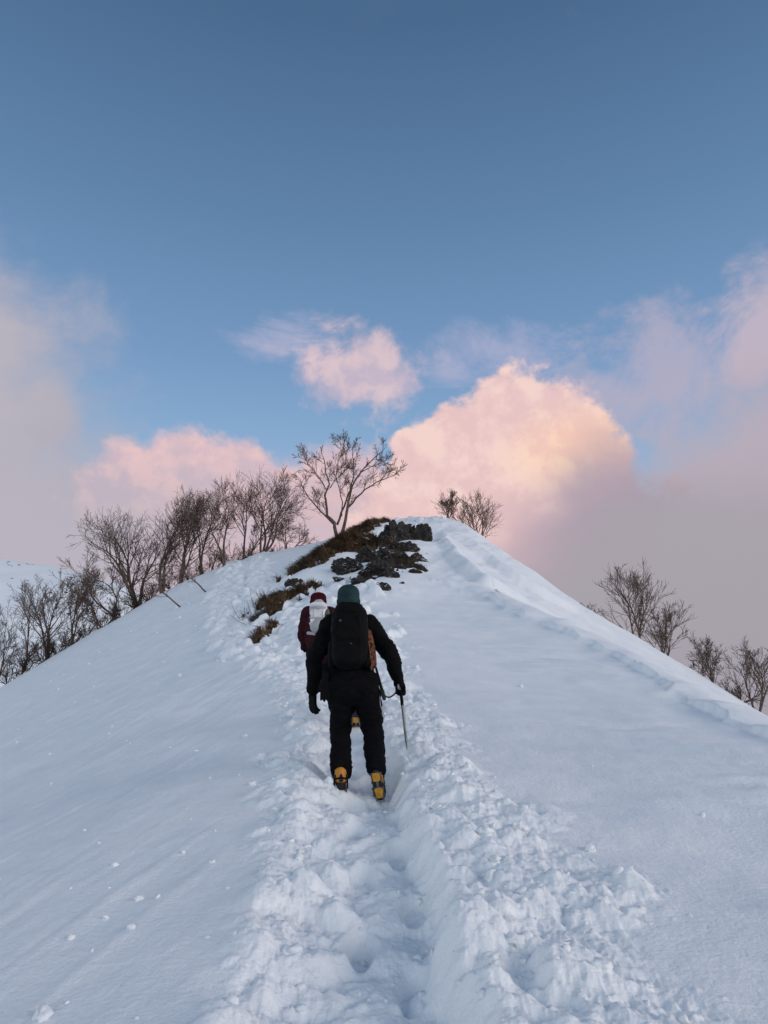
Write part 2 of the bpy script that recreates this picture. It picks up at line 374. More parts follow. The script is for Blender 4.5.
# ---------------------------------------------------------------- tubes and bare trees
class Tubes:
    def __init__(s): s.v = []; s.f = []
    def add(s, pts, rad, n=4):
        b = len(s.v); prev = None
        for i, p in enumerate(pts):
            d = (pts[min(i + 1, len(pts) - 1)] - pts[max(i - 1, 0)])
            if d.length < 1e-9: d = Vector((0, 0, 1))
            d.normalize()
            if prev is None:
                prev = d.orthogonal().normalized()
            else:
                prev = (prev - d * prev.dot(d)); prev = prev.normalized() if prev.length > 1e-6 else d.orthogonal().normalized()
            w = d.cross(prev)
            for k in range(n):
                a = 2 * math.pi * k / n; s.v.append(p + (prev * math.cos(a) + w * math.sin(a)) * rad[i])
        for i in range(len(pts) - 1):
            for k in range(n):
                k2 = (k + 1) % n; s.f.append((b + i * n + k, b + i * n + k2, b + (i + 1) * n + k2, b + (i + 1) * n + k))
        s.f.append(tuple(b + k for k in range(n))[::-1]); e = b + (len(pts) - 1) * n; s.f.append(tuple(e + k for k in range(n)))
    def obj(s, name, mat, parent=None): return mesh_obj(name, s.v, s.f, mat, parent)

def limb(rs, p, d, L, r0, r1, n, wander, up, side=None):
    pts = [p.copy()]; rad = [r0]; d = d.normalized(); st = L / n
    for i in range(n):
        d = (d + Vector((rs.gauss(0, wander), rs.gauss(0, wander), rs.gauss(0, wander))) + Vector((0, 0, up)) + (side or Vector())).normalized()
        pts.append(pts[-1] + d * st); rad.append(r0 + (r1 - r0) * (i + 1) / n)
    return pts, rad
def ramify(rs, T, pts, rad, L, lvl, par):
    """side branches along a limb"""
    if lvl <= 0: return
    nb = par['n'][lvl]; 
    for j in range(nb):
        t = par.get('t0', .28) + (1 - par.get('t0', .28)) * (j + rs.random()) / nb
        x = t * (len(pts) - 1); i = min(int(x), len(pts) - 2); q = pts[i].lerp(pts[i + 1], x - i); d = (pts[i + 1] - pts[i]).normalized()
        rr = rad[i] + (rad[i + 1] - rad[i]) * (x - i)
        az = rs.uniform(0, 2 * math.pi) if not par.get('flat') else rs.choice((0, math.pi)) + rs.gauss(0, .7)
        o = d.orthogonal().normalized(); o2 = d.cross(o); ang = R_(rs.uniform(*par['ang']))
        nd = d * math.cos(ang) + (o * math.cos(az) + o2 * math.sin(az)) * math.sin(ang)
        nl = L * rs.uniform(*par['ratio']) * (1.15 - .55 * t)
        r0 = max(min(rr * .72, .016 * nl + .003), par['rmin']); r1 = par['rmin'] * .8
        n = 5 if lvl > 1 else 3
        cp, cr = limb(rs, q, nd, nl, r0, r1, n, par['wander'], par['up'] * (1 if lvl > 1 else 1.3), par.get('side'))
        T[lvl].add(cp, cr, 4 if lvl > 2 else 3)
        ramify(rs, T, cp, cr, nl, lvl - 1, par)
HK = .84
def bare_tree(name, u, Y, hpx, label, seed, stems=((0, 0, 1),), group='bare birches along the ridge', wander=.09, up=.045, spread=(24, 50), n=(0, 5, 6, 10), thick=.9, rmin=.0062,
              ratio=(.40, .74), side=None, t0=.28, cat='tree', depth=3, dz=-.15, trunk_mat=None, bendup=.0):
    rs = random.Random(seed); p, k = at(u, Y); h = hpx * k / F
    root = empty(name, (p.x, p.y, p.z + dz), label, cat, group)
    tr = Tubes(); T = {i: Tubes() for i in range(1, 5)}
    T2 = Tubes()
    for i in (1, 2, 3, 4): T[i] = T2
    par = dict(n=dict(enumerate(n)), ang=spread, ratio=ratio, rmin=rmin, wander=wander * .7, up=up, side=Vector(side) if side else None, t0=t0)
    for (lx, ly, hf) in stems:
        hh = h * hf * HK - dz; L = hh * math.sqrt(1 + lx * lx + ly * ly)
        d = Vector((lx, ly, 1)).normalized(); r0 = (.013 * h + .02) * thick * (.75 + .25 * hf)
        st = Vector((p.x + rs.uniform(-.06, .06), p.y + rs.uniform(-.06, .06), p.z + dz))
        pts, rad = limb(rs, st, d, L, r0, rmin * 1.2, 13, wander * 1.15, bendup, None)
        tr.add(pts, rad, 7)
        ramify(rs, T, pts, rad, L, depth, par)
    tr.obj('trunk', trunk_mat or M_BARK, root); T2.obj('crown', M_TWIG, root)
    return root
B = 'bare birches along the ridge'
# (u, Y, height px, label, seed, kwargs)
def trees():
    # the tall double-stemmed birch by the rocks, its limbs set out as the photograph shows them
    p, k = at(331, 29.2); s = k / F
    root = empty('birch_tree', p - Vector((0, 0, .15)), 'tall double-stemmed bare birch standing on the grassy bank above the rocks', 'tree', B)
    def w(u, v, dy=0): return Vector(((u - 384) * s, 29.2 + dy, p.z + (548 - v) * s * .95))
    limbs = [
        ([(339, 552), (335, 535), (334, 526), (327, 518), (325, 505), (324, 496), (328, 484), (324, 470), (322, 455), (319, 443)], .085, [(0, 0), (0, .1), (0, .2)]),
        ([(342, 552), (342, 536), (345, 522), (347, 508), (349, 497), (351, 486), (356, 474), (364, 462), (373, 452), (381, 444), (387, 437)], .080, None),
        ([(337, 527), (341, 514), (345, 500), (349, 488), (352, 472), (352, 458), (351, 444), (352, 432)], .05, None),
        ([(334, 527), (325, 519), (316, 509), (308, 499), (301, 487), (299, 480)], .045, None),
        ([(325, 490), (320, 480), (312, 470), (306, 462), (302, 456)], .035, None),
        ([(347, 508), (356, 498), (365, 489), (377, 481), (390, 476), (397, 474)], .045, None),
        ([(341, 517), (341, 500), (338, 488), (334, 470), (334, 458), (336, 446)], .035, None),
        ([(361, 467), (371, 459), (378, 450), (386, 444)], .025, None),
        ([(352, 470), (346, 458), (342, 446), (339, 440)], .022, None),
        ([(328, 486), (334, 476), (341, 466), (345, 456)], .025, None),
        ([(378, 481), (384, 471), (390, 463), (395, 458)], .022, None),
    ]
    rs = random.Random(8); tr = Tubes(); T2 = Tubes(); T = {i: T2 for i in range(1, 5)}
    par = dict(n={1: 4, 2: 7, 3: 12}, ang=(24, 60), ratio=(.36, .62), rmin=.0060, wander=.075, up=.05, t0=.28)
    for li, (pl, r0, _) in enumerate(limbs):
        y0 = [0, .1, .05, .05, -.2, .1, .2, .1, -.1, .1, .2][li]; dyv = [-.1, .1, .25, -.4, -.35, -.3, .4, .5, -.5, .3, .2][li]
        pts = []
        for i, (a, b) in enumerate(pl):
            pts.append(w(a, b, y0 * (1 if li > 1 else 0) + dyv * i / len(pl) * 1.6))
        # refine
        q = []
        for i in range(len(pts) - 1):
            for t in (0, .5): q.append(pts[i].lerp(pts[i + 1], t) + Vector((rs.gauss(0, .012), rs.gauss(0, .012), rs.gauss(0, .01))))
        q.append(pts[-1]); rad = [r0 + (.009 - r0) * (i / (len(q) - 1)) ** .85 for i in range(len(q))]
        L = sum((q[i + 1] - q[i]).length for i in range(len(q) - 1))
        (tr if r0 > .04 else T2).add(q, rad, 7 if r0 > .04 else 4)
        ramify(rs, T, q, rad, min(L, 1.45), 3 if L > 1.2 else 2, par)
    tr.obj('trunk', M_BARK, root); T2.obj('crown', M_TWIG, root)
    D = dict
    specs = [
        ('birch_tree', 262, 32.0, 80, 'broad many-branched bare tree just left of the tall double-stemmed birch, its crown leaning right', 11, D(stems=((.32, 0, .9), (.12, .1, 1.0), (.55, -.1, .8), (-.02, 0, .85)), n=(0, 5, 7, 11), spread=(24, 53), thick=.95)),
        ('birch_tree', 224, 30.6, 88, 'bare tree whose pale trunk stands clear in the snow beside the top of the track', 12, D(stems=((.02, 0, .98), (.10, 0, .8)), n=(0, 5, 7, 11), t0=.36, spread=(24, 51))),
        ('birch_tree', 244, 32.6, 76, 'slim bare tree between the pale-trunked tree and the broad right-leaning tree', 13, D(stems=((.06, 0, 1.0), (.2, .1, .7)), n=(0, 5, 6, 10), spread=(20, 45))),
        ('birch_tree', 203, 32.4, 82, 'slender bare tree with a high thin top, left of the pale-trunked tree', 14, D(stems=((.05, 0, 1.02), (-.15, 0, .8)), n=(0, 5, 6, 9), t0=.4, spread=(22, 45))),
        ('birch_tree', 180, 31.8, 86, 'tall bare tree of several upright stems in the middle of the left row', 15, D(stems=((-.12, 0, .95), (.10, 0, 1.02), (.02, .1, .9)), n=(0, 5, 7, 11), spread=(22, 47))),
        ('birch_tree', 163, 31.4, 92, 'bare tree forking low with a dark trunk above the thin bent sapling', 16, D(stems=((-.20, 0, .95), (.18, 0, .85)), n=(0, 5, 7, 11), thick=1.1)),
        ('birch_tree', 138, 31.8, 100, 'wide bare tree with a thick stem leaning left over the dark brush', 17, D(stems=((-.32, 0, .9), (-.12, 0, 1.0), (.06, 0, .8), (-.52, .1, .7)), n=(0, 5, 7, 11), thick=1.25, spread=(26, 55))),
        ('birch_tree', 118, 31.4, 76, 'crooked bare tree sweeping left, half way down the left row', 18, D(stems=((-.55, 0, .8), (-.25, 0, .9)), n=(0, 5, 7, 11), wander=.16)),
        ('birch_tree', 101, 31.0, 66, 'low crooked bare tree whose crown spreads left above the snow edge', 19, D(stems=((-.35, 0, .9), (-.7, .1, .62)), n=(0, 5, 6, 10), wander=.17)),
        ('birch_tree', 73, 31.2, 70, 'thin bare tree leaning left between the tall lower birch and the low crooked tree', 20, D(stems=((-.28, 0, 1.0), (-.05, 0, .6)), n=(0, 5, 6, 9), spread=(20, 43))),
        ('birch_tree', 48, 31.2, 80, 'tall straight bare birch low on the left against the distant snowy hill', 21, D(stems=((-.08, 0, 1.0), (-.24, 0, .92), (-.02, 0, .88)), n=(0, 5, 6, 10), spread=(22, 49))),
        ('birch_tree', 20, 31.4, 76, 'bare birch with a leaning pale trunk near the lower left edge', 22, D(stems=((-.24, 0, 1.0), (-.05, 0, .5)), n=(0, 5, 6, 9), spread=(22, 49))),
        ('birch_tree', -6, 31.8, 74, 'bare birch at the far lower left, partly cut by the picture edge', 23, D(stems=((.02, 0, 1.0), (-.24, 0, .8)), n=(0, 5, 6, 9))),
        ('birch_tree', 287, 33.2, 38, 'low spreading bare shrub tree in the gap before the tall double-stemmed birch', 24, D(stems=((.4, 0, .9), (.1, 0, .9), (-.2, 0, .7)), n=(0, 5, 6, 9), spread=(26, 55))),
        ('birch_tree', 479, 34.0, 62, 'round-topped bare tree behind the summit, its lower part hidden by the snow', 25, D(stems=((-.05, 0, 1.0), (-.28, 0, .9), (.16, 0, .78), (.05, .1, .8)), n=(0, 5, 6, 10), spread=(22, 45), dz=-.3)),
        ('birch_tree', 448, 35.2, 31, 'very small bare tree poking up just left of the round-topped tree behind the summit', 26, D(stems=((0, 0, 1.0), (.14, 0, .9), (-.14, 0, .8)), n=(0, 5, 6, 9), spread=(18, 39))),
        ('birch_tree', 640, 27.0, 78, 'upright bare tree behind the right skyline, the highest one there', 27, D(stems=((-.10, 0, 1.0), (.16, 0, .92), (-.34, 0, .8)), n=(0, 5, 6, 10), spread=(22, 45), dz=-.3)),
        ('birch_tree', 663, 27.0, 62, 'bare tree leaning right and close beside the highest tree on the right skyline', 28, D(stems=((.18, 0, 1.0), (.42, 0, .8), (0, 0, .9)), n=(0, 5, 6, 9), spread=(22, 45), dz=-.3)),
        ('birch_tree', 712, 26.0, 52, 'small bare tree midway down the right skyline', 29, D(stems=((-.08, 0, 1.0), (.22, 0, .85), (-.3, 0, .6)), n=(0, 5, 6, 9), spread=(22, 47), dz=-.3)),
        ('birch_tree', 757, 24.6, 66, 'bare tree at the right edge of the picture, lowest on the skyline', 30, D(stems=((.05, 0, 1.0), (-.26, 0, .78), (.3, 0, .9)), n=(0, 5, 6, 9), spread=(24, 49), dz=-.3)),
        ('birch_tree', 597, 27.8, 20, 'tiny bare tree top showing over the snow left of the highest right-hand tree', 31, D(stems=((0, 0, 1.0),), n=(0, 4, 5, 5), dz=-.3)),
    ]
    for nm, u, Y, h, lab, sd, kw in specs: bare_tree(nm, u, Y, h, lab, sd, **kw)
    # bent saplings lying out of the snow on the left flank
    def sapling(u0, v0, u1, v1, label, seed, n=9):
        x, y = hit(u0, v0, ground); a = Vector((x, y, gz(x, y) - .05)); b = Vector(W(u1, v1, y + .4))
        rs = random.Random(seed); root = empty('sapling', a, label, 'sapling', 'bent saplings in the snow')
        pts = [a.lerp(b, i / 8) + Vector((rs.gauss(0, .02), rs.gauss(0, .02), .12 * math.sin(i / 8 * 3.14))) for i in range(9)]
        rad = [.030 - .022 * i / 8 for i in range(9)]; t = Tubes(); t.add(pts, rad, 5); T2 = Tubes()
        ramify(rs, {i: T2 for i in range(1, 5)}, pts, rad, (b - a).length * .9, 2, dict(n={1: 4, 2: n}, ang=(20, 45), ratio=(.25, .5), rmin=.0055, wander=.1, up=.02, t0=.25))
        t.obj('trunk', M_BARK, root); T2.obj('crown', M_TWIG, root)
    sapling(181, 607, 152, 589, 'thin bare sapling bent left out of the snow, the lower of the two', 1)
    sapling(206, 592, 178, 571, 'thin bare sapling bent left out of the snow, the upper of the two', 2)
    # dark brush along the lower left edge and between the trunks
    bs = [(8, 31.0, 34, 'dark tangled brush in the lowest left corner of the snow edge'), (27, 31.2, 32, 'dark brush round the foot of the leaning pale trunk, lower left'), (44, 31.2, 30, 'brown brush at the foot of the tall straight birch, left'),
          (58, 31.2, 28, 'brush just right of the tall straight birch, low on the left'), (72, 31.2, 26, 'brown brush beneath the thin left-leaning tree'), (87, 31.2, 24, 'brush between the thin leaning tree and the low crooked tree'),
          (104, 31.4, 24, 'brush at the foot of the low crooked tree'), (121, 31.4, 26, 'dark brush under the crooked tree that sweeps left'), (137, 31.5, 26, 'thick dark brush at the foot of the wide left-leaning tree'),
          (150, 31.6, 26, 'dark brush where the snow edge steps up below the low-forking tree'), (172, 32.2, 28, 'brush behind the middle of the left row of trees'), (190, 32.6, 32, 'twiggy brush between the middle trees and the slender tree'),
          (210, 32.8, 34, 'twiggy brush just left of the pale-trunked tree'), (232, 33.0, 32, 'twiggy brush just right of the pale-trunked tree'), (250, 33.2, 24, 'low brush at the foot of the broad right-leaning tree'), (275, 33.4, 18, 'low brush right of the broad right-leaning tree'),
          (740, 24.8, 30, 'dark low brush left of the tree at the right picture edge')]
    for i, (u, Y, hp, lab) in enumerate(bs):
        p, k = at(u, Y); h = hp * k / F; rs = random.Random(200 + i)
        root = empty('shrub', p - Vector((0, 0, .1)), lab, 'shrub', 'brush below the birches'); st = Tubes(); tw = Tubes(); Td = {j: tw for j in range(1, 5)}
        for j in range(13):
            a = p + Vector((rs.gauss(0, .02), rs.gauss(0, .02), -.1))
            L = h * rs.uniform(.5, 1.05); pts, rad = limb(rs, a, Vector((rs.gauss(-.2 if u < 170 else 0, .95), rs.gauss(0, .5), .8)), L, .016, .006, 6, .14, .02)
            st.add(pts, rad, 4)
            ramify(rs, Td, pts, rad, L, 2, dict(n={1: 5, 2: 7}, ang=(22, 55), ratio=(.35, .6), rmin=.0055, wander=.14, up=.03, t0=.15))
        st.obj('stems', M_BRUSH, root); tw.obj('twigs', M_BRUSH, root)
trees()
# grass stalks standing out of the track
def stalks():
    rs = random.Random(77)
    for (u, v, lab) in [(256, 612, 'wispy dead stalks in the snow above the short grass streak'), (262, 604, 'thin upright dead stalks beside the boot track below the pale-trunked tree'), (246, 622, 'short dead stalks in the trampled snow left of the short grass streak')]:
        x, y = hit(u, v, ground); t = Tubes()
        for j in range(7):
            a = Vector((x + rs.gauss(0, .12), y + rs.gauss(0, .12), 0)); a.z = gz(a.x, a.y) - .03
            pts, rad = limb(rs, a, Vector((rs.gauss(-.2, .5), rs.gauss(0, .3), 1)), rs.uniform(.25, .6), .008, .004, 4, .12, 0)
            t.add(pts, rad, 3)
        o = t.obj('dead_stalks', M_TWIG); tag(o, lab, 'dead plant', 'dead stalks by the boot track')
stalks()

# ---------------------------------------------------------------- rocks
def ico(sub):
    bm = bmesh.new(); bmesh.ops.create_icosphere(bm, subdivisions=sub, radius=1)
    v = [x.co.copy() for x in bm.verts]; f = [tuple(y.index for y in x.verts) for x in bm.faces]; bm.free(); return v, f
ICO = {s: ico(s) for s in (1, 2, 3, 4, 5)}
def rock(u, v, wpx, hpx, label, seed, tilt=0, sub=4, name='rock'):
    x, y = hit(u, v); z = gzs(x, y); k = y * CP + (z - EYE) * SP; sx = wpx * 1.18 * k / F; sz = hpx * 1.15 * k / F
    rs = random.Random(seed); V, Fc = ICO[sub]
    cuts = []
    for i in range(26):
        n = Vector((rs.gauss(0, 1), rs.gauss(0, 1), rs.gauss(0, .8))).normalized(); cuts.append((n, rs.uniform(.55, .9)))
    off = Vector((rs.uniform(0, 50), rs.uniform(0, 50), 0)); out = []
    rot = Matrix.Rotation(tilt, 3, 'Y') @ Matrix.Rotation(rs.uniform(-.25, .25), 3, 'Z')
    for p in V:
        q = p.copy(); q.z *= 1.0
        q *= 1 + .38 * mnoise.noise(p * 1.3 + off) + .16 * mnoise.noise(p * 3.1 + off)
        for n, d in cuts:
            t = q.dot(n) - d
            if t > 0: q -= n * t * .97
        vd = mnoise.voronoi(p * 2.3 + off)[0]; q *= 1 + .12 * mnoise.noise(p * 6 + off) + .08 * mnoise.noise(p * 13 + off) - .36 * max(0, .22 - (vd[1] - vd[0])) / .22 * .5
        # bedding steps
        st = .22; zz = q.z / st; q.z = (math.floor(zz) + min(1, max(0, (zz - math.floor(zz)) * 1.8 - .3))) * st * .6 + q.z * .4
        q = rot @ Vector((q.x * sx * 1.2, q.y * max(sx * .9, sz), q.z * sz * 1.45))
        out.append(Vector((x, y, z)) + q + Vector((0, 0, -sz * .15)))
    o = mesh_obj(name, out, Fc, M_ROCK, smooth=False); return tag(o, label, 'rock', 'dark rocks breaking through the snow')
rocks = [
    (366, 581, 7, 5, 'small angular rock in the gap left of the broad lower rock', .3), (400, 579, 6, 4, 'small dark block between the jagged middle rock and the weedy one', .1), (385, 561, 7, 5, 'dark block wedged between the bank and the wide rock', .2), (340, 584, 7, 3, 'flat broken rock at the far left tip of the outcrop', .4),
    (400, 549, 20, 14, 'big dark angular rock at the top of the outcrop, second from the right', 0.1), (420, 548, 13, 12, 'brownish blunt rock at the right end of the outcrop top', -.1),
    (388, 552, 11, 7, 'dark rock tucked under the grassy bank at the outcrop top left', .3), (405, 562, 15, 7, 'wide dark rock just below the big angular one', .1),
    (417, 568, 9, 5, 'low dark rock at the right side of the outcrop middle', -.1), (393, 571, 14, 9, 'dark jagged rock in the middle of the outcrop', .35),
    (372, 567, 17, 9, 'long thin rock on the upper left of the outcrop, sloping down left', .55), (350, 576, 20, 8, 'long low rock furthest left in the outcrop', .45), (380, 583, 17, 9, 'broad dark rock in the lower left of the outcrop', .4),
    (392, 586, 9, 6, 'dark rock at the lower right of the outcrop middle', .3), (383, 596, 9, 6, 'lowest dark rock at the tip of the outcrop', .2), (362, 590, 9, 4, 'small dark rock above the teal hat', .4),
    (414, 580, 7, 3, 'small weedy rock on the right side below the outcrop', -.1), (402, 590, 2.5, 1.6, 'tiny lone stone in the snow right of the outcrop tip', 0),
    (294, 589, 8, 6, 'lone dark boulder at the head of the lower grass patch', .1)]
for i, (u, v, a, b, lab, ti) in enumerate(rocks): rock(u, v, a, b, lab, 300 + i, ti, 3 if a < 5 else 5 if a > 10 else 4)

# ---------------------------------------------------------------- grass banks: bare soil breaking the snow, with dead grass on it
def bank(name, pix, rad, amp, seed, blades, label, blen=.22, mat=None):
    pts = [hit(u, v) for u, v in pix]; P = np.array(pts)
    x0, y0 = P.min(0) - 2.2; x1, y1 = P.max(0) + 2.2; c = .05
    X, Y = np.meshgrid(np.arange(x0, x1, c), np.arange(y0, y1, c)); d, s, f = polydist(X, Y, pts)
    gk = ground(X, Y)
    m = amp * (1 - d / (rad * (.7 + .6 * np.sin(np.pi * np.clip(f, .05, .95)))) ) + amp * 2.4 * fbm(X / .42, Y / .7, 4, seed) + .02 * fbm(X / .12, Y / .12, 2, seed + 9)
    Z = gk + np.clip(m, -.25, amp * 1.2)
    ny, nx = X.shape; keep = m > -.12
    idx = -np.ones(X.shape, int); idx[keep] = np.arange(keep.sum())
    v = list(zip(X[keep], Y[keep], Z[keep])); fc = []
    for j in range(ny - 1):
        for i in range(nx - 1):
            q = (idx[j, i], idx[j, i + 1], idx[j + 1, i + 1], idx[j + 1, i])
            if min(q) >= 0: fc.append(tuple(int(a) for a in q))
    o = mesh_obj('soil_bank', v, fc, mat or M_SOIL); tag(o, label + ', the bare soil of it', 'soil bank', None, 'structure')
    if 'label' in o: del o['label']
    if 'category' in o: del o['category']
    jj, ii = np.nonzero(m > .012); rs = np.random.RandomState(seed); V = []; Fa = []
    for t in range(blades):
        n = rs.randint(len(jj)); x = X[jj[n], ii[n]] + rs.uniform(-c, c); y = Y[jj[n], ii[n]] + rs.uniform(-c, c); z = Z[jj[n], ii[n]] - .01
        L = blen * rs.uniform(.5, 1.3); dx, dy = -.55 + rs.normal(0, .45), -.5 + rs.normal(0, .4); dz = rs.uniform(.1, .75)
        a = Vector((x, y, z)); b = a + Vector((dx, dy, dz + .2)).normalized() * L * .55; e = b + Vector((dx, dy, dz - .55)).normalized() * L * .55
        wd = Vector((-dy, dx, 0)).normalized() * .007; q = len(V)
        V += [a - wd, a + wd, b + wd * .8, b - wd * .8, e]; Fa += [(q, q + 1, q + 2, q + 3), (q + 3, q + 2, q + 4)]
    g = mesh_obj(name, V, Fa, M_GRASS, smooth=False); tag(g, label, 'grass', None, 'stuff')
bank('dry_grass', [(303, 578), (322, 568), (338, 557), (356, 544), (378, 530)], .52, .15, 401, 15000, 'golden brown dry grass on the bank at the foot of the tall birch', .26)
bank('dry_grass', [(272, 613), (284, 600), (302, 592)], .42, .09, 402, 4200, 'brown dry grass patch below the lone boulder')
bank('dry_grass', [(256, 643), (263, 634), (275, 627)], .08, .03, 403, 900, 'short streak of brown grass beside the boot track')
bank('dry_grass', [(352, 560), (372, 556), (386, 545)], .34, .10, 404, 3000, 'brown grass at the upper edge of the outcrop, right of the birch', .2)
bank('dry_grass', [(392, 566), (402, 575), (418, 576)], .30, .07, 405, 500, 'sparse brown grass among the outcrop rocks', .16, M_DARK)
bank('dry_grass', [(365, 588), (382, 579), (396, 560), (408, 556)], .42, .10, 406, 250, 'dark soil with a little dead grass between the outcrop rocks', .14, M_DARK)

# ---------------------------------------------------------------- loose snow: crumbs beside the track, sluff balls on the flank
def chunks():
    rs = np.random.RandomState(9); V = []; Fa = []
    def put(x, y, r, sub=2):
        ang = math.atan2(x, y)
        z = gz(x, y); iv, jf = ICO[sub]; b = len(V); o = Vector(rs.uniform(0, 40, 3)); el = Vector((rs.uniform(.75, 1.2), rs.uniform(.75, 1.2), rs.uniform(.6, .95)))
        for p in iv:
            q = p * (1 + .55 * mnoise.noise(p * 1.2 + o) + .40 * mnoise.noise(p * 3.0 + o))
            V.append(Vector((x + q.x * el.x * r, y + q.y * el.y * r, z + r * .05 + q.z * el.z * r)))
        Fa.extend([tuple(b + i for i in f) for f in jf])
    n = 0
    while n < 420:
        y = 2.4 + 9 * rs.rand() ** 1.4; x = rs.uniform(-1.5, 2.2); R = float(rough(np.array([x]), np.array([y]))[0])
        t = abs(x - float(trail_x(np.array(y)))); 
        if rs.rand() > R * .9 + .05: continue
        r = .008 + .034 * rs.rand() ** 3.5
        if t < .28: r = min(r, .02)
        put(x, y, r, 3 if r > .03 else 2); n += 1
    for _ in range(60):
        y = 4 + 24 * rs.rand(); x = -.9 - rs.rand() * y * .42
        put(x, y, .006 + .012 * rs.rand() ** 2 + .0009 * y)
    for (u, v, r) in [(300, 852, .045), (183, 853, .03), (212, 862, .03), (138, 899, .045), (158, 897, .03), (106, 918, .03), (71, 938, .04), (92, 951, .02), (180, 676, .09), (201, 643, .05), (131, 632, .09), (112, 727, .05), (130, 743, .03), (96, 700, .04), (128, 704, .03), (215, 831, .02), (228, 888, .02), (170, 748, .04), (245, 667, .06), (205, 573, .07), (593, 860, .02), (648, 985, .03), (690, 915, .02)]:
        x, y = hit(u, v, ground); put(x, y, r * .5, 3)
    for _ in range(130):
        y = 13 + 18 * rs.rand(); x = float(np.interp(y, TRY, TRX)) + rs.normal(0, .8); put(x, y, .03 + .05 * rs.rand() ** 2)
    o = mesh_obj('snow_crumbs', V, Fa, M_SNOW); tag(o, 'loose white snow lumps and crumbs scattered beside the boot track', 'snow lumps', None, 'stuff')
chunks()
# a few bushes and rocks far off on the distant hill, one mass too small to count
def far_specks():
    rs = np.random.RandomState(4); V = []; Fa = []
    for _ in range(60):
        c = rs.randint(5); ax = [-.50, -.47, -.44, -.50, -.40][c] + rs.normal(0, .018); Y = [222, 190, 184, 196, 188][c] + rs.normal(0, [3, 3, 5, 4, 6][c])
        X = ax * Y; z = FARZ(X, Y); r = rs.uniform(.15, .4); b = len(V); iv, jf = ICO[1]; o = Vector(rs.uniform(0, 40, 3))
        for p in iv:
            q = p * (1 + .5 * mnoise.noise(p * 1.5 + o)); V.append(Vector((X + q.x * r * 1.5, Y + q.y * r, z + q.z * r * .6)))
        Fa.extend([tuple(b + i for i in f) for f in jf])
    o = mesh_obj('distant_brush', V, Fa, M_BRUSH); tag(o, 'far dark specks of brush on the distant snowy hill', 'brush', None, 'stuff')
far_specks()
